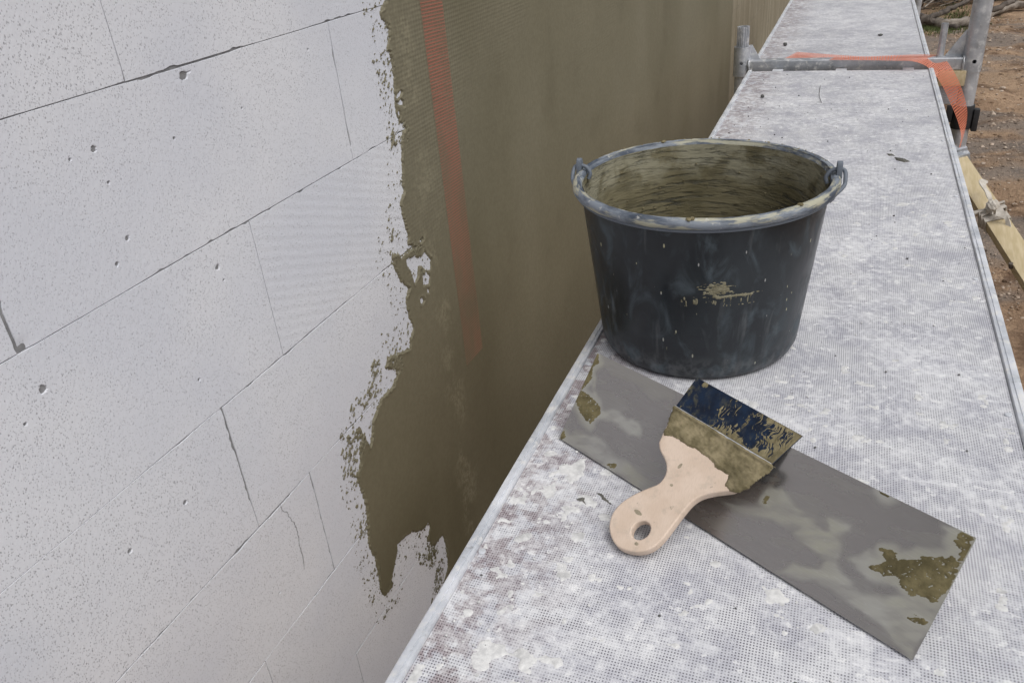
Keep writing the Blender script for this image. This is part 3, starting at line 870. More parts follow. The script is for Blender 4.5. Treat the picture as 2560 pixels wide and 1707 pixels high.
# locking pin standing on the bar
hollow_tube((.281, FY + .004, .0262), (.281, FY + .004, .134), .0112, .0085).build('locking_pin', MT['galv'], frame)
# ribbed toe bracket, ochre packing board and black clamp under the bar at the right
mb = MB(); mb.box((.318, FY - .012, -.099), (.070, .012, .062))
for k in range(8): mb.box((.318, FY - .0195, -.125 + k * .0075), (.070, .004, .0035))
mb.build('ribbed_bracket', MT['galv'], frame)
MB().box((.325, FY - .014, -.041), (.084, .030, .050)).build('packing_board', MT['timber'], frame, bevel=.001)
mb = MB(); mb.tube([(PRX, FY, -.215), (PRX, FY, -.135)], .0345, 24); mb.box((PRX + .041, FY - .008, -.185), (.018, .03, .075)); mb.box((PRX - .043, FY - .008, -.165), (.020, .022, .055))
mb.build('clamp', MT['black'], frame, bevel=.002)
# next frame's post far off
far = empty('scaffold_post', (.374, 6.42, GZ), 'slim steel scaffold post at the far end of the walkway', 'post')
hollow_tube((.374, 6.42, GZ), (.374, 6.42, 1.5), .024, .021).build('post', MT['galv'], far)
MB().tube([(.374, 6.42, -.12), (.374, 6.42, -.02)], .031, 20).build('collar', MT['galv'], far)

# ================================================================== orange tape hanging over the crossbar
TROW = [((1961, 147, 'z', .006), (1992, 131, 'z', .006)), ((2020, 148, 'z', .014), (2035, 134, 'z', .010)), ((2090, 150, 'z', .0285), (2090, 138, 'z', .024)), ((2165, 151, 'z', .0285), (2165, 142, 'z', .0285)), ((2235, 152, 'z', .0288), (2240, 139, 'z', .0288)),
        ((2286, 154, 'z', .0292), (2318, 137, 'z', .0292)), ((2319, 167, 'y', 3.168), (2353, 143, 'y', 3.22)), ((2338, 186, 'y', 3.150), (2374, 165, 'y', 3.165)), ((2358, 217, 'y', 3.14), (2393, 198, 'y', 3.145)), ((2378, 260, 'y', 3.13), (2409, 240, 'y', 3.135)),
        ((2393, 297, 'y', 3.12), (2417, 275, 'y', 3.13)), ((2401, 325, 'y', 3.12), (2416, 306, 'y', 3.14)), ((2402, 350, 'y', 3.115), (2409, 340, 'y', 3.13)), ((2393, 384, 'y', 3.11), (2396, 388, 'y', 3.13)), ((2385, 420, 'y', 3.11), (2390, 430, 'y', 3.135))]
def tp(t): return onz(t[0], t[1], t[3]) if t[2] == 'z' else ony(t[0], t[1], t[3])
TA = catmull([tp(r[0]) for r in TROW], 12); TB = catmull([tp(r[1]) for r in TROW], 12)
v, f = strand_sheet(TA, TB, 11, .0088, .0027)
o = MB().add(v, f).build('mesh_tape', MT['tape'], None, smooth_=False)
tag(o, 'loose orange fibre mesh tape draped over the crossbar, hanging down beside the post', 'mesh tape')

# ================================================================== mortar bucket
BX, BY, BH = -.1835, 1.1533, .259
bucket = empty('mortar_bucket', (BX, BY, 0), 'black plastic mortar bucket smeared with dried mortar, standing on the platform', 'bucket')
def lathe(name, prof, mat, n=120, squash=None, jit=None):
    k = len(prof); th = np.linspace(0, 2 * math.pi, n + 1)
    L = np.concatenate([[0], np.cumsum([math.dist(prof[i], prof[i + 1]) for i in range(k - 1)])])
    V = []; UV = []
    for i, (r, z) in enumerate(prof):
        for t in th:
            rr = r
            zz_ = z
            if jit: rr, zz_ = jit(i, t, r, z)
            V.append((BX + rr * math.cos(t), BY + rr * math.sin(t), zz_)); UV.append((t * .17, z if name != 'rim' else L[i]))
    m = n + 1
    q = [(i * m + j, i * m + j + 1, (i + 1) * m + j + 1, (i + 1) * m + j) for i in range(k - 1) for j in range(n)]
    me = mesh_np(name, V, q, uv=UV); me.set_sharp_from_angle(angle=R_(60))
    return link(name, me, mat, bucket)
def rout(z): return .1493 + (.1775 - .1493) * z / BH
body = [(0.0, .0045), (.130, .0045), (.138, .001), (.1425, .0012), (.1460, .0035), (.1482, .0075), (rout(.014), .014)] + [(rout(z), z) for z in np.linspace(.02, BH - .006, 24)]
bbody = lathe('body', body, MT['bucket'])
def lj(i, t, r, z):
    a = float(vn(t * 9, z * 60, 4)); b = float(vn(t * 26, z * 150, 5))
    return r - .0014 * a - .0011 * b, z
inn = [(rout(z) - .0022, z) for z in np.linspace(BH - .004, .012, 60)] + [(.13, .008), (.09, .010), (.04, .011), (0.0, .0105)]
lathe('mortar_lining', inn, MT['lining'], 180, jit=lj)
RR = .1888; TRR = .0076
rimp = [(rout(BH - .006) - .0025, BH - .006), (.1765, BH), (.1788, BH + .0022)] + [(RR - TRR + TRR * math.cos(a), BH - .0045 + TRR * math.sin(a)) for a in np.linspace(R_(120), R_(-150), 16)] + [(rout(BH - .012) - .0005, BH - .012)]
def rj(i, t, r, z):
    return r + .0006 * (float(vn(t * 12, i, 2)) - .5), z + .0009 * (float(vn(t * 10, i * .3, 3)) - .5) + .0005 * (float(vn(t * 60, i, 13)) - .5)
brim = lathe('rim', rimp, MT['rim'], 160, jit=rj)
def bp(az, r, z): return np.array([BX + r * math.cos(R_(az)), BY + r * math.sin(R_(az)), z])
AZL, AZR = 180.5, 5.5
for az in (AZL, AZR):
    er = np.array([math.cos(R_(az)), math.sin(R_(az)), 0]); et = np.array([-er[1], er[0], 0]); ez = np.array([0, 0, 1.])
    c0 = np.array([BX, BY, 0])
    def q3(r, t, z): return c0 + er * r + et * t + ez * z
    # upright lug with rounded head
    pr = [(-.0075, BH - .003), (.0075, BH - .003), (.0070, BH + .014), (.0045, BH + .020), (0, BH + .0215), (-.0045, BH + .020), (-.0070, BH + .014)]
    vv = [q3(.1812, t, z) for t, z in pr] + [q3(.1888, t, z) for t, z in pr]; k = len(pr)
    ear = MB().add(vv, [tuple(range(k))[::-1], tuple(range(k, 2 * k))] + [(j, (j + 1) % k, k + (j + 1) % k, k + j) for j in range(k)])
    # web flaring from the wall to the rim below the lug
    w = [(-.030, .1765), (-.018, .1745), (.018, .1745), (.030, .1765), (.014, .1835), (-.014, .1835)]
    vv = [q3(r, t, BH + .0015) for t, r in w] + [q3(r - .0015, t, BH - .030) for t, r in w]
    ear.add(vv, [tuple(range(6)), tuple(range(6, 12))[::-1]] + [(j, (j + 1) % 6, 6 + (j + 1) % 6, 6 + j) for j in range(6)])
    ear.build('ear', MT['rim'], brim, bevel=.0014)
# wire bail folded down round the front, its hooked ends through the lugs
def hook(az, sgn):
    er = np.array([math.cos(R_(az)), math.sin(R_(az)), 0]); et = np.array([-er[1], er[0], 0])
    def q3(r, t, z): return np.array([BX, BY, 0]) + er * r + et * t + np.array([0, 0, z])
    return [q3(.171, sgn * .003, BH - .010), q3(.1685, sgn * .001, BH - .002), q3(.1735, 0, BH + .0065), q3(.1800, 0, BH + .0095), q3(.1870, 0, BH + .0100), q3(.1922, sgn * .002, BH + .0075), q3(.1932, sgn * .010, BH + .000), q3(.1905, sgn * .020, BH - .009)]
hl = hook(AZL, 1); hr = hook(AZR, -1)
arc = [bp(a, .1806, BH - .0140) for a in np.linspace(200, 346, 32)]
bail = catmull(hl + arc + hr[::-1], 5)
MB().tube(bail, .0029, 10).build('bail_handle', MT['rim'], bucket)
# smears and crusts on the bucket
def cone(U, V, off): 
    th = U; r = rout(V) + off
    return np.stack([BX + r * np.cos(th), BY + r * np.sin(th), V], -1)
def splat_f(U, V):
    x = (U - R_(-72.5)) * .166; y = V - .1515
    k1 = .85 - np.hypot(x / .019, (y - .004) / .0095)
    k2 = .55 - np.hypot((x - .02) / .055, (y + .0085) / .0035)
    k3 = np.where((np.abs(x + .0) < .055) & (y < -.008) & (y > -.024), .25 - np.abs(y + .014) * 18, -1)
    nz = fbm(x * 230, y * 500, 61, 4); nz2 = fbm(x * 420, y * 120, 62, 3)
    return np.maximum(np.maximum(k1 + (nz - .5) * 2.2, k2 + (nz - .5) * 1.6), k3 + (nz2 - .72) * 3.2) * .004
grid_crust('mortar_splash', np.linspace(R_(-95), R_(-50), 240), np.linspace(.118, .172, 110), lambda U, V, F: cone(U, V, np.clip(F * .35, -.0006, .0009)), splat_f, MT['pale'], bbody, 0)
for (az, r, s) in ((-85.5, .1835, .0045), (-38, .182, .004), (120, .181, .004)):
    mbx = MB(); rn = random.Random(int(az))
    for k in range(5): mbx.add(*lump(bp(az + rn.uniform(-1.2, 1.2), r + rn.uniform(-.002, .002), BH + .003), s * rn.uniform(.5, 1), rn, .7))
    mbx.build('mortar_lump', MT['mortar'], brim)
mbx = MB(); rn = random.Random(5)
for k in range(46):
    az = rn.uniform(60, 170) if rn.random() < .7 else rn.uniform(20, 60)
    mbx.add(*lump(bp(az, .1835 + rn.uniform(-.003, .003), BH + .0025), rn.uniform(.0009, .0024), rn, .6))
o = mbx.build('rim_crumbs', MT['mortar'], bucket); tag(o, kind='stuff')
mbx = MB()
for k in range(60):
    az = rn.uniform(20, 170); z = rn.uniform(.10, .23)
    mbx.add(*lump(bp(az, rout(z) - .0045, z), rn.uniform(.0008, .0020), rn, .5))
o = mbx.build('lining_crumbs', MT['mortar'], bucket); tag(o, kind='stuff')

# ================================================================== wide smoothing blade, propped on its back grip
BLp = onz(1398, 1095, .0008); BRp = onz(2281, 1650, .0008)
bd = (BRp - BLp) / np.linalg.norm(BRp - BLp); bn = np.array([-bd[1], bd[0], 0])
bup = bn * math.cos(R_(45)) + np.array([0, 0, 1]) * math.sin(R_(45)); bnn = np.cross(bd, bup)
TLp = onpl(1494, 882, BLp, bnn); TRp = onpl(2441, 1344, BLp, bnn)
wb = empty('smoothing_blade', tuple((BLp + BRp) / 2), 'long stainless steel smoothing blade with wiped mortar stains, propped before the bucket', 'plastering blade')
LB = np.linalg.norm(BRp - BLp); WB_ = np.linalg.norm(TLp - BLp)
def blade_pt(u, v, off=0.0):
    u = np.asarray(u, float); v = np.asarray(v, float)
    a = u / LB; b = v / WB_
    p = (BLp * ((1 - a) * (1 - b))[..., None] + BRp * (a * (1 - b))[..., None] + TRp * (a * b)[..., None] + TLp * ((1 - a) * b)[..., None])
    wv = .0012 * np.sin(a * math.pi * 1.3 + .4) * np.sin(b * math.pi)
    return p + bnn * (off + wv)[..., None] if hasattr(off, '__len__') or hasattr(wv, '__len__') else p + bnn * (off + wv)
if np.dot(bnn, CAMP - BLp) < 0: bnn = -bnn
def px2blade(px, py):
    p = onpl(px, py, BLp, bnn) - BLp
    return np.array([p @ bd, p @ bup])
def z8(x, y): return (1900 + x / 2.5833, 1100 + y / 2.5833)
def z7(x, y): return (1350 + x / 2.6133, 850 + y / 2.6133)
patches = [([z8(*p) for p in [(710, 825), (760, 805), (850, 790), (900, 770), (1000, 785), (1130, 770), (1250, 765), (1290, 800), (1275, 850), (1240, 930), (1210, 990), (1120, 1030), (1040, 1015), (980, 1000), (940, 950), (880, 870), (780, 865)]], .9),
           ([z8(*p) for p in [(1270, 660), (1290, 620), (1345, 605), (1395, 620), (1385, 650), (1330, 770), (1300, 780), (1320, 720), (1290, 690)]], .7),
           ([z8(*p) for p in [(800, 715), (850, 710), (880, 750), (850, 775), (815, 760)]], 1.4),
           ([z8(*p) for p in [(965, 1145), (1020, 1150), (1075, 1185), (1000, 1175)]], 1.0), ([z8(*p) for p in [(795, 335), (850, 355), (850, 375), (810, 360)]], .4),
           ([z8(*p) for p in [(35, 405), (60, 370), (75, 375), (50, 415)]], .3),
           ([z7(*p) for p in [(375, 85), (425, 110), (430, 165), (385, 190), (375, 255), (330, 310), (295, 340), (360, 390), (415, 440), (415, 490), (345, 550), (300, 510), (265, 430), (250, 360), (290, 270), (330, 180)]], .45),
           ([z7(*p) for p in [(125, 615), (160, 600), (170, 630), (140, 650)]], .5), ([z7(*p) for p in [(445, 815), (480, 805), (500, 815), (490, 840), (460, 830)]], .5)]
PB = [(np.array([px2blade(*p) for p in poly_]), w) for poly_, w in patches]
nu, nv = 300, 80
U, V = np.meshgrid(np.linspace(0, LB, nu), np.linspace(0, WB_, nv), indexing='ij')
top = blade_pt(U, V, np.zeros_like(U)); bot = blade_pt(U, V, np.zeros_like(U) - .0009)
ix = np.arange(nu * nv).reshape(nu, nv); q1 = np.stack([ix[:-1, :-1].ravel(), ix[1:, :-1].ravel(), ix[1:, 1:].ravel(), ix[:-1, 1:].ravel()], 1)
rimi = np.concatenate([ix[:, 0], ix[-1, 1:], ix[-2::-1, -1], ix[0, -2:0:-1]]); N0 = nu * nv
me = mesh_np('blade', np.vstack([top.reshape(-1, 3), bot.reshape(-1, 3)]), np.vstack([q1, q1[:, ::-1] + N0, np.stack([rimi, np.roll(rimi, -1), np.roll(rimi, -1) + N0, rimi + N0], 1)]), uv=np.tile(np.stack([U.ravel(), V.ravel()], 1), (2, 1)))
me.set_sharp_from_angle(angle=R_(40))
FILM = [[(395, 100), (425, 120), (405, 280), (430, 325), (500, 335), (570, 365), (608, 420), (600, 450), (560, 440), (530, 400), (470, 375), (420, 375), (380, 385), (395, 300)],
        [(225, 430), (300, 408), (380, 430), (450, 480), (560, 580), (660, 655), (600, 690), (480, 610), (350, 525), (240, 460)],
        [(940, 725), (1040, 758), (1150, 768), (1190, 690), (1270, 685), (1320, 780), (1400, 840), (1360, 885), (1250, 845), (1180, 825), (1050, 805)],
        [(1380, 840), (1450, 885), (1465, 820), (1565, 850), (1540, 930), (1505, 1010), (1520, 1080), (1590, 1140), (1700, 1170), (1800, 1140), (1860, 1200), (1960, 1250), (1840, 1470), (1780, 1400), (1650, 1260), (1500, 1170), (1400, 1110), (1280, 1090), (1235, 1065), (1300, 1010), (1420, 1050), (1440, 1020), (1360, 940), (1300, 880)],
        [(1980, 840), (2125, 890), (1960, 1250), (1880, 1220), (1820, 1150), (1700, 1100), (1580, 1060), (1540, 1000), (1640, 955), (1760, 960), (1900, 985), (2040, 950)],
        [(430, 60), (560, 110), (780, 240), (760, 300), (660, 270), (600, 200), (500, 170), (430, 120)]]
FW = [.85, .6, .62, .66, .8, .3]
U_ = U + .006 * (fbm(U * 45, V * 45, 301, 3) - .5) * 2; V_ = V + .005 * (fbm(U * 45 + 9, V * 45, 302, 3) - .5) * 2
fl_ = np.zeros_like(U)
for pf, wf in zip(FILM, FW):
    pg = np.array([px2blade(1280 + a / 1.8359, 853 + b / 1.8359) for a, b in pf])
    fl_ = np.maximum(fl_, wf * smooth(-.004, .0045, sdist(U_, V_, pg)))
fl_ = fl_ * (.30 + 1.15 * fbm(U * 50 + V * 60, V * 210 - U * 110, 303, 5)) + .22 * smooth(.45, .75, fbm(U * 22 + V * 20, V * 120 - U * 40, 304, 4))
for pp_, w_ in PB:                                    # pale halo round the crusts
    fl_ = np.maximum(fl_, .75 * smooth(-.014, -.002, sdist(U_, V_, pp_)))
fl_ = np.clip(fl_, 0, 1)
atr = me.attributes.new('film', 'FLOAT', 'POINT'); atr.data.foreach_set('value', np.tile(fl_.ravel(), 2).astype(np.float32))
wblade = link('blade', me, MT['steel'], wb)
# grip block behind
sec = [(.050, .046), (.080, .076), (.0885, .060), (.086, .0003), (.076, .0003), (.073, .050)]
v = []
for a in (.06, .94):
    p0 = BLp + bd * LB * a
    for (s, z) in sec: v.append(p0 + bn * s + np.array([0, 0, z]))
k = len(sec)
MB().add(v, [tuple(range(k)), tuple(range(k, 2 * k))[::-1]] + [(j, (j + 1) % k, k + (j + 1) % k, k + j) for j in range(k)]).build('grip', MT['beech'], wb, bevel=.002)
# mortar left on the blade
for pi, (pp_, w_) in enumerate(PB):
    def bl_f(U, V):
        st = fbm(U * 160 + V * 110, V * 420 - U * 230, 71 + pi, 5) - .5
        f = sdist(U, V, pp_) + st * .011 * w_ + .0008
        hol = (fbm(U * 330 + V * 220, V * 620 - U * 330, 75, 3) - .74) * .02 * min(1, w_ * 1.3)
        f = np.minimum(f, -hol + .0)
        return np.minimum(f, np.minimum.reduce([U, LB - U, V, WB_ - V]) + .0003)
    def bl_p(U, V, F): return blade_pt(U, V, np.clip(F * .22, -.0005, .00045) + .0005 * (fbm(U * 500, V * 500, 72, 3) - .4) * smooth(0, .0008, F))
    m0 = np.maximum(pp_.min(0) - .01, .0004); m1 = np.minimum(pp_.max(0) + .01, [LB - .0004, WB_ - .0004])
    o = grid_crust('dried_mortar', np.arange(m0[0], m1[0], .0009), np.arange(m0[1], m1[1], .0009), bl_p, bl_f, MT['crust'], wblade, 0)
    if len(o.data.polygons) == 0: bpy.data.objects.remove(o)

# ================================================================== putty knife lying across it
E0 = onz(*z7(590, 1395), 0.0)
kdt = (TRp - TLp) / np.linalg.norm(TRp - TLp)
kn = np.cross(kdt, (TLp + bnn * .0) - E0); kn /= np.linalg.norm(kn)
if kn[2] < 0: kn = -kn
KT = .0105                                             # handle thickness
KP = E0 + kn * (KT + .0012)
kY = np.array([-kn[1] * 0 + kn[0] * 0, 0, 0])
tipm = (onpl(*z7(1025, 243), KP, kn) + onpl(*z7(1717, 625), KP, kn)) / 2
holec = onpl(*z7(658, 1240), KP, kn)
kY = tipm - holec; kY -= kn * np.dot(kY, kn); kY /= np.linalg.norm(kY); kX = np.cross(kY, kn)
def kl(x, y, h=0.0):
    p = onpl(*z7(x, y), KP + kn * h, kn) - KP
    return (float(p @ kX), float(p @ kY))
knife = empty('putty_knife', tuple(E0), 'broad putty knife with pale wooden handle and mortar caked blue blade', 'putty knife')
KM = Matrix(np.column_stack([kX, kY, kn]).tolist()).to_4x4()
def flat_solid(name, outer, holes, z0, z1, bev, mat, parent):
    cu = bpy.data.curves.new(name, 'CURVE'); cu.dimensions = '2D'; cu.fill_mode = 'BOTH'
    for lp in [outer] + holes:
        sp = cu.splines.new('POLY'); sp.points.add(len(lp) - 1); sp.use_cyclic_u = True
        for i, p in enumerate(lp): sp.points[i].co = (p[0], p[1], 0, 1)
    cu.extrude = (z1 - z0) / 2 - bev; cu.bevel_depth = bev; cu.bevel_resolution = 2; cu.offset = -bev
    tmp = bpy.data.objects.new('tmp', cu); COL.objects.link(tmp)
    bpy.context.view_layer.update()
    me = bpy.data.meshes.new_from_object(tmp.evaluated_get(bpy.context.evaluated_depsgraph_get()))
    bpy.data.objects.remove(tmp)
    T = Matrix.Translation(Vector(KP)) @ KM @ Matrix.Translation((0, 0, (z0 + z1) / 2))
    me.transform(T)
    for p in me.polygons: p.use_smooth = True
    me.set_sharp_from_angle(angle=R_(45))
    o = link(name, me, mat, parent); o.data.materials.clear(); o.data.materials.append(mat)
    return o
HO = [(775, 668), (782, 715), (806, 762), (823, 810), (822, 862), (800, 908), (765, 940), (700, 966), (620, 1002), (540, 1052), (484, 1110), (457, 1170), (451, 1230), (468, 1295), (505, 1345), (560, 1372), (625, 1382), (695, 1372), (752, 1342), (808, 1288), (868, 1210), (928, 1130), (985, 1062), (1045, 1020), (1120, 998), (1210, 985), (1265, 975), (1345, 925), (1500, 805), (893, 440), (835, 540), (800, 610)]
ho = [np.array(kl(*p)) for p in HO]
cl = catmull(ho[:28], 4) + ho[28:]
ctr = np.array(kl(658, 1240)); rx = np.linalg.norm(np.array(kl(717, 1240)) - np.array(kl(600, 1240))) / 2
ry = np.linalg.norm(np.array(kl(658, 1178)) - np.array(kl(658, 1303))) / 2
hole = [(ctr[0] + rx * math.cos(t), ctr[1] + ry * math.sin(t)) for t in np.linspace(0, 2 * math.pi, 33)[:-1]]
khandle = flat_solid('handle', cl, [hole], -KT, 0, .0018, MT['beech'], knife)
zb = -KT + .0004
BO = [(1025, 243), (1717, 625), (1515, 812), (1400, 900), (840, 560), (886, 432)]
bo = [kl(x, y, zb) for x, y in BO]
kblade = flat_solid('blade', bo, [], zb - .0010, zb, .0002, MT['blue'], knife)
# metal clamping strip between blade and handle
CO = [(886, 432), (1515, 812), (1490, 835), (862, 470)]
flat_solid('ferrule', [kl(x, y, -.002) for x, y in CO], [], zb, .0012, .0008, MT['galv_dirty'], knife)
# mortar cake over the wood end
KC = np.array([kl(*p) for p in [(884, 428), (1000, 485), (1150, 585), (1330, 695), (1516, 806), (1512, 835), (1440, 890), (1352, 965), (1290, 985), (1215, 978), (1205, 945), (1230, 880), (1180, 850), (1130, 830), (1125, 780), (1050, 735), (960, 690), (905, 650), (850, 625), (800, 632), (815, 590), (850, 500)]])
def kc_f(U, V):
    d = sdist(U, V, KC)
    return d + .0045 * (fbm(U * 130, V * 130, 81, 4) - .5) + .0014 * (fbm(U * 500, V * 500, 83, 2) - .5)
def kpos(off):
    def fn(U, V, F):
        h = off(U, V, F)
        return KP + kX * U[..., None] + kY * V[..., None] + kn * h[..., None]
    return fn
mn = KC.min(0) - .006; mx = KC.max(0) + .006
crease = np.array([kl(886, 432), kl(1515, 812)])
def kc_off(U, V, F):
    c = crease[1] - crease[0]; c = c / np.linalg.norm(c); nrm = np.array([-c[1], c[0]])
    dd = (U - crease[0][0]) * nrm[0] + (V - crease[0][1]) * nrm[1]
    if np.dot(KC.mean(0) - crease[0], nrm) > 0: dd = -dd
    ridge = .0022 * np.exp(-((dd + .0035) / .0022) ** 2)
    base = np.where(F > 0, np.clip(F * .6, 0, .0016) + ridge * (.5 + fbm(U * 60, V * 60, 85, 2)) + .0026 * (fbm(U * 150 + V * 60, V * 210, 82, 4) - .4), np.clip(F, -.002, 0) - .0005)
    side = smooth(-.0005, .002, dd)              # past the crease it falls to the blade
    return base * (1 - side) + side * (-KT * .9)
grid_crust('mortar_cake', np.linspace(mn[0], mx[0], 220), np.linspace(mn[1], mx[1], 130), kpos(kc_off), kc_f, MT['cake'], khandle, -.0004)
for (sx_, sy_, ra_, rb_) in ((640, 1125, 34, 13), (915, 822, 10, 16), (858, 945, 13, 9), (632, 1330, 14, 10)):
    cc_ = np.array(kl(sx_, sy_)); wd_ = np.linalg.norm(np.array(kl(sx_ + ra_, sy_)) - cc_); ht_ = np.linalg.norm(np.array(kl(sx_, sy_ + rb_)) - cc_)
    def sp_f(U, V): return (1 - np.hypot((U - cc_[0]) / wd_, (V - cc_[1]) / ht_)) * .002 + .0012 * (fbm(U * 260, V * 260, int(sx_), 2) - .5)
    grid_crust('mortar_spot', np.linspace(cc_[0] - 1.5 * wd_, cc_[0] + 1.5 * wd_, 44), np.linspace(cc_[1] - 1.5 * ht_, cc_[1] + 1.5 * ht_, 40), kpos(lambda U, V, F: np.clip(F * .12, -.0004, .00025)), sp_f, MT['spot'], khandle, 0)
# thin smears on the blue blade
BP = np.array(bo[:2] + [bo[2], bo[5]]); dm = BP.mean(0)
mn = BP.min(0); mx = BP.max(0)
ts0 = np.array(kl(1040, 300, zb)); te = np.array(kl(1700, 640, zb)); tdir = (te - ts0)
def sm_f(U, V):
    d = sdist(U, V, BP) - .0004
    t = ((U - ts0[0]) * tdir[0] + (V - ts0[1]) * tdir[1]) / (tdir @ tdir)
    low = smooth(.022, .004, np.abs((U - crease[0][0]) * 0 + d))
    cdx = crease[1] - crease[0]; cc = cdx / np.linalg.norm(cdx)
    dc = np.abs((U - crease[0][0]) * -cc[1] + (V - crease[0][1]) * cc[0])
    wx_ = fbm(U * 60, V * 60, 91, 3)
    n1 = fbm(U * 620 + V * 160 + wx_ * 14, V * 150 + wx_ * 8, 92, 3)
    n2 = fbm(U * 40, V * 40, 93, 3)
    amt = .28 + .5 * smooth(.2, .8, t) + .55 * np.exp(-(dc / .008) ** 2) + .35 * np.exp(-(d / .0035) ** 2) * smooth(.5, .9, t)
    f = (n1 * .6 + n2 * .55 - (.93 - .45 * amt)) * .012
    eye = np.hypot((t - .62) / .11, (dc - .019) / .010)
    f = np.where(eye < 1, f - .004 * (1 - eye), f)
    corner = .004 - np.hypot(U - bo[0][0] - .016, V - bo[0][1] + .004)
    f = np.maximum(f, corner + .004 * (n1 - .5))
    return np.minimum(f, d)
grid_crust('mortar_smear', np.linspace(mn[0], mx[0], 360), np.linspace(mn[1], mx[1], 180), kpos(lambda U, V, F: zb + np.clip(F * .4, -.0004, .0007)), sm_f, MT['mortar'], kblade, 0)['kind'] = 'stuff'

# ================================================================== small things lying on the decks
def rock(name, c, r, mat, label, cat, flat=.7, seed=1, sx=1.0, sy=1.0):
    bm = bmesh.new(); bmesh.ops.create_icosphere(bm, subdivisions=3, radius=1)
    for vtx in bm.verts:
        p = vtx.co; k = .72 + .5 * float(fbm(p.x * 1.6 + seed, p.y * 1.6 + p.z * 2.1, seed, 3))
        vtx.co = Vector((p.x * k * r * sx, p.y * k * r * sy, p.z * k * r * flat))
    zmin = min(vv.co.z for vv in bm.verts)
    for vtx in bm.verts: vtx.co.z -= zmin
    me = bpy.data.meshes.new(name); bm.to_mesh(me); bm.free()
    for p in me.polygons: p.use_smooth = True
    o = link(name, me, mat); o.location = c
    tag(o, label, cat); return o
p = onz(1963, 114, 0); rock('pebble', (p[0], p[1], -.002), .0085, MT['pebble'], 'dark pebble lying on the far platform', 'pebble', .8, 3)
p = onz(2201, 89, 0); rock('mortar_crumb', (p[0], p[1], -.002), .008, MT['pebble'], 'flat dark crumb near the right rail of the far platform', 'mortar crumb', .5, 4, 1.3)
p = onz(1906, 243, 0); rock('mortar_crumb', (p[0], p[1], -.002), .0065, MT['pebble'], 'small dark crumb near the wall side of the near platform, behind the bucket', 'mortar crumb', .8, 5)
def splat(name, pts, label, seed, t=.0022):
    P = np.array([onz(a, b, 0)[:2] for a, b in pts]); c = P.mean(0)
    m0 = P.min(0) - .004; m1 = P.max(0) + .004
    us = np.linspace(m0[0], m1[0], 44); vs = np.linspace(m0[1], m1[1], 44)
    U, V = np.meshgrid(us, vs, indexing='ij'); F = sdist(U, V, P) + .003 * (fbm(U * 300, V * 300, seed, 3) - .5)
    o = grid_crust(name, us, vs, lambda U, V, F: np.stack([U, V, -.0020 + np.clip(F * .8, -.001, t)], -1), lambda U, V: sdist(U, V, P) + .003 * (fbm(U * 300, V * 300, seed, 3) - .5), MT['crumb'], None, 0)
    return tag(o, label, 'mortar splash')
splat('mortar_splash', [z7(*q_) for q_ in [(240, 1030), (265, 1020), (295, 1018), (290, 1040), (300, 1062), (275, 1050)]], 'dark mortar splash on the deck left of the knife handle, the pointed one', 3)
splat('mortar_splash', [z7(*q_) for q_ in [(370, 990), (400, 995), (430, 1025), (462, 1060), (440, 1050), (410, 1030), (395, 1005)]], 'elongated dark mortar splash between the knife handle and the wide blade', 4)
splat('mortar_splash', [(2236, 392), (2262, 396), (2275, 402), (2262, 404), (2242, 399)], 'grey mortar splash on the deck right of the bucket, near the rail', 5)
splat('mortar_splash', [(2218, 383), (2232, 384), (2238, 388), (2222, 388)], 'small grey mortar splash just behind the larger one near the rail', 6)
fb = [onz(a, b, .0008) for a, b in [(2051, 214), (2049, 226), (2048, 238), (2051, 250), (2054, 257)]]
o = MB().tube(catmull(fb, 5), .0007, 6).build('fibre_strand', MT['fibre']); tag(o, 'single dark curved fibre lying on the near platform', 'fibre')

# ================================================================== timber prop with tied strap, right of the platform
def onray(px, py, dist):
    d = ray(px, py); return CAMP + d / np.linalg.norm(d) * dist
ta = onray(2388, 398, 2.52); tb_ = onray(2612, 744, 2.02)
td = (tb_ - ta) / np.linalg.norm(tb_ - ta); tb_ = tb_ + td * .30
u2 = CAMP - (ta + tb_) / 2; u2 -= td * np.dot(u2, td); u2 /= np.linalg.norm(u2)
s2 = np.cross(u2, td)                       # points to the picture's lower left or upper right
if np.dot(s2, ROT[:, 0]) > 0: s2 = -s2     # make it point left
ang = R_(-22)
u2, s2 = u2 * math.cos(ang) - s2 * math.sin(ang) * -1, s2 * math.cos(ang) + u2 * math.sin(ang) * -1
u2 /= np.linalg.norm(u2); s2 -= u2 * np.dot(s2, u2); s2 /= np.linalg.norm(s2)
timber = empty('timber_batten', tuple(ta), 'pale sawn timber batten running obliquely below the right platform edge', 'timber batten')
L_ = np.linalg.norm(tb_ - ta); TW, TT = .047, .028
MB().box((ta + tb_) / 2, (L_, TW, TT), (td, s2, u2)).build('batten', MT['timber'], timber, bevel=.0012)
def zk(x, y): return (2380 + x / 4.9, 400 + y / 4.9)
face0 = ta + u2 * TT / 2
def onface(x, y, h=0.0): return onpl(*zk(x, y), face0 + u2 * h, u2)
kp = onface(722, 1268, 0.0)
MB().tube([kp - u2 * .012, kp + u2 * .0006], .0046, 12).build('knot', MT['bark_dark'], timber)
mb = MB(); mb.box(ta + td * .012, (.022, .062, .040), (td, s2, u2)); mb.box(ta - td * .012, (.010, .066, .044), (td, s2, u2)); mb.box(ta - td * .03, (.03, .03, .03), (td, s2, u2)); mb.build('end_shoe', MT['galv'], timber, bevel=.002)
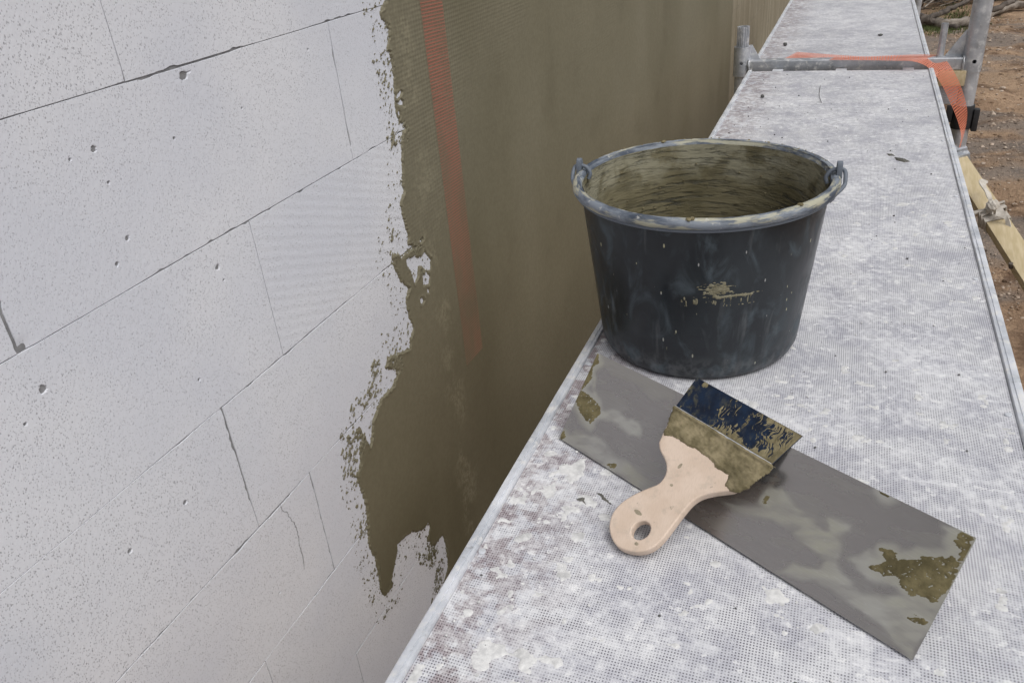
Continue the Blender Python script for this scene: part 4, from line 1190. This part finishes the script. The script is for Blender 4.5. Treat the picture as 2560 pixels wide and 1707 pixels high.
# strap: two turns round the batten, a knot and loose tails
kc = onface(505, 575, .022)
strap = empty('cloth_strap', tuple(kc), 'grey webbing strap knotted round the timber batten', 'strap')
def loopband(sA, sB, a, b, skew, th, up=0.0):
    rows = []
    for k in range(33):
        t = 2 * math.pi * k / 32
        ca, sa = math.cos(t), math.sin(t)
        aa = a * max(-1, min(1, ca * 1.45)); bb = b * max(-1, min(1, sa * 1.45))
        sk = skew * ca + .0015 * math.sin(3 * t)
        base = ta + s2 * aa + u2 * bb
        rows.append((base + td * (sA + sk), base + td * (sB + sk) + u2 * up))
    MB().add(*ribbon(rows, th)).build('loop', MT['strap'], strap)
sm = (onface(420, 720) - ta) @ td
loopband(sm - .012, sm + .018, TW / 2 + .0022, TT / 2 + .0022, -.004, .002)
loopband(sm - .030, sm - .010, TW / 2 + .0050, TT / 2 + .0050, .010, .003, .004)
loopband(sm - .036, sm - .024, TW / 2 + .0070, TT / 2 + .0070, .016, .003, .006)
bm = bmesh.new(); bmesh.ops.create_icosphere(bm, subdivisions=4, radius=1)
for vtx in bm.verts:
    pp = vtx.co; k = .74 + .45 * float(fbm(pp.x * 1.7 + 3, pp.y * 1.7 + pp.z * 2.1, 6, 2)) + .07 * math.sin(pp.z * 11 + pp.x * 6) + .05 * math.sin(pp.y * 14 - pp.z * 5)
    vtx.co = Vector(tuple(kc + (td * pp.x * .017 + s2 * pp.y * .015 + u2 * pp.z * .016) * k))
me = bpy.data.meshes.new('knot'); bm.to_mesh(me); bm.free()
for pl in me.polygons: pl.use_smooth = True
link('knot', me, MT['strap'], strap)
def tail(edges, name, th=.002):
    """edges: pairs of picture points on planes lifted above the batten face"""
    A_ = catmull([onface(*e[0]) for e in edges], 8); B_ = catmull([onface(*e[1]) for e in edges], 8)
    MB().add(*ribbon(list(zip(A_, B_)), th)).build(name, MT['strap'], strap)
tail([((460, 520, .028), (500, 500, .034)), ((425, 450, .040), (492, 470, .034)), ((400, 385, .048), (470, 410, .040)), ((365, 335, .052), (425, 350, .046)), ((335, 285, .056), (415, 300, .044)), ((332, 250, .058), (435, 285, .040)), ((350, 238, .050), (440, 270, .034)), ((385, 240, .040), (436, 262, .030))], 'tail')
tail([((545, 560, .026), (535, 690, .018)), ((600, 575, .026), (590, 705, .016)), ((655, 640, .022), (640, 725, .012)), ((695, 710, .014), (655, 765, .004)), ((722, 800, .002), (660, 840, -.006)), ((730, 900, -.006), (690, 920, -.014)), ((745, 960, -.010), (725, 975, -.020)), ((800, 960, -.012), (760, 1020, -.022)), ((850, 1005, -.014), (800, 1070, -.024)), ((900, 1050, -.016), (830, 1110, -.024))], 'tail')
tail([((500, 610, .022), (500, 670, .016)), ((430, 600, .012), (430, 650, .012)), ((350, 612, .008), (360, 640, .010)), ((270, 630, .006), (270, 665, .008)), ((200, 640, .0), (200, 680, .0))], 'tail', .003)

# ================================================================== brush pile, logs, stones on the ground
def branch(pts, r0, r1, name, mat, label, seed, cat='branch', group=None):
    P = catmull(pts, 8); k = len(P); rn = random.Random(seed)
    rs = [(r0 + (r1 - r0) * i / (k - 1)) * rn.uniform(.88, 1.14) for i in range(k)]
    P = [p + np.array([rn.gauss(0, .008), rn.gauss(0, .008), rn.gauss(0, .008)]) for p in P]
    mb = MB(); mb.tube(P, rs, 9)
    o = mb.build(name, mat); tag(o, label, cat, group); return o
def gp(px, py, h=0.0):
    p = onz(px, py, GZ + h); return np.array([p[0], p[1], float(gheight(p[0], p[1])) + h])
branch([gp(2285, 45, .06), gp(2330, 66, .07), gp(2370, 70, .07), gp(2430, 62, .08), gp(2490, 40, .08), gp(2540, 28, .10), gp(2620, 24, .12)], .085, .055, 'fallen_branch', MT['bark'], 'long pale bent branch lying along the front of the brush', 1)
branch([gp(2270, 66, .10), gp(2320, 56, .16), gp(2365, 38, .22), gp(2420, 12, .3), gp(2470, -20, .4)], .05, .03, 'fallen_branch', MT['bark_dark'], 'dark branch slanting up to the right in the brush behind the post', 2)
branch([gp(2290, 52, .18), gp(2310, 60, .15), gp(2345, 72, .05), gp(2395, 80, .03)], .075, .04, 'fallen_branch', MT['bark_dark'], 'short thick dark branch below the pale one', 3)
branch([gp(2440, 50, .2), gp(2500, 30, .3), gp(2560, 2, .4), gp(2620, -20, .5)], .045, .03, 'fallen_branch', MT['bark_dark'], 'dark branch rising to the picture edge right of the post', 4)
rn = random.Random(9)
mb = MB()
for i in range(900):
    px = rn.uniform(2260, 2700); py = rn.uniform(-60, 40) if px < 2400 else rn.uniform(-70, 34)
    p = gp(px, min(py, 60), 0); a = rn.uniform(0, math.pi); l = rn.uniform(.25, 1.1); h0 = rn.uniform(.02, .45)
    d = np.array([math.cos(a), math.sin(a), rn.uniform(-.4, .5)]) * l
    m = p + d * .5 + np.array([rn.gauss(0, .06), rn.gauss(0, .06), rn.gauss(0, .05)])
    c = np.array([0, 0, h0]); r = rn.uniform(.006, .02)
    mb.tube([p + c, m + c, p + d + c], [r, r * .8, r * .35], 5, False)
o = mb.build('brush_twigs', MT['bark_dark']); tag(o, 'tangle of dark dead twigs behind the branches', 'brush', kind='stuff')
mb = MB()
for i in range(330):
    px = rn.uniform(2260, 2700); py = rn.uniform(-60, 44)
    p = gp(px, py, 0); a = rn.uniform(0, math.pi); l = rn.uniform(.2, .8); h0 = rn.uniform(.1, .5)
    d = np.array([math.cos(a), math.sin(a), rn.uniform(-.4, .5)]) * l; c = np.array([0, 0, h0]); r = rn.uniform(.006, .016)
    mb.tube([p + c, p + d * .5 + c + [0, 0, rn.gauss(0, .04)], p + d + c], [r, r * .8, r * .4], 5, False)
o = mb.build('pale_twigs', MT['bark']); tag(o, 'pale dry twigs in the brush heap', 'brush', kind='stuff')
# grass and moss tufts near the brush
mb = MB()
for i in range(2600):
    if rn.random() < .6: px, py = rn.gauss(2390, 40), rn.gauss(62, 18)
    else: px, py = rn.gauss(2330, 30), rn.gauss(88, 8)
    p = gp(px, max(py, 5), 0); a = rn.uniform(0, 6.28); h = rn.uniform(.02, .07); w = .006
    e = np.array([math.cos(a), math.sin(a), 0]); t = e * rn.uniform(0, .04)
    n_ = np.array([-e[1], e[0], 0]) * w
    mb.add([p - n_, p + n_, p + t + [0, 0, h]], [(0, 1, 2)])
o = mb.build('grass_tufts', MT['moss'], smooth_=False); tag(o, 'thin green moss and grass by the brush', 'grass', kind='stuff')
# stones
mb = MB()
for i in range(1300):
    px = rn.uniform(2330, 2720); py = 60 + 720 * rn.random() ** 1.5
    p = gp(px, py, 0); d = np.linalg.norm(p - CAMP)
    r = rn.uniform(.004, .012) * (1 + 1.4 * rn.random() ** 6) * (.5 + d / 14)
    mb.add(*lump(p + [0, 0, r * .2], r, rn, .6))
o = mb.build('ground_stones', MT['stone']); tag(o, 'pale stones scattered over the brown soil', 'stones', kind='stuff')
mb = MB()
for i in range(1800):
    px = rn.uniform(2330, 2720); py = 60 + 720 * rn.random() ** 1.4
    p = gp(px, py, 0); d = np.linalg.norm(p - CAMP)
    r = rn.uniform(.006, .022) * (.4 + d / 13)
    mb.add(*lump(p + [0, 0, -r * .1], r, rn, .55))
o = mb.build('soil_clods', MT['soil']); tag(o, 'clods of brown soil', 'soil', kind='stuff')
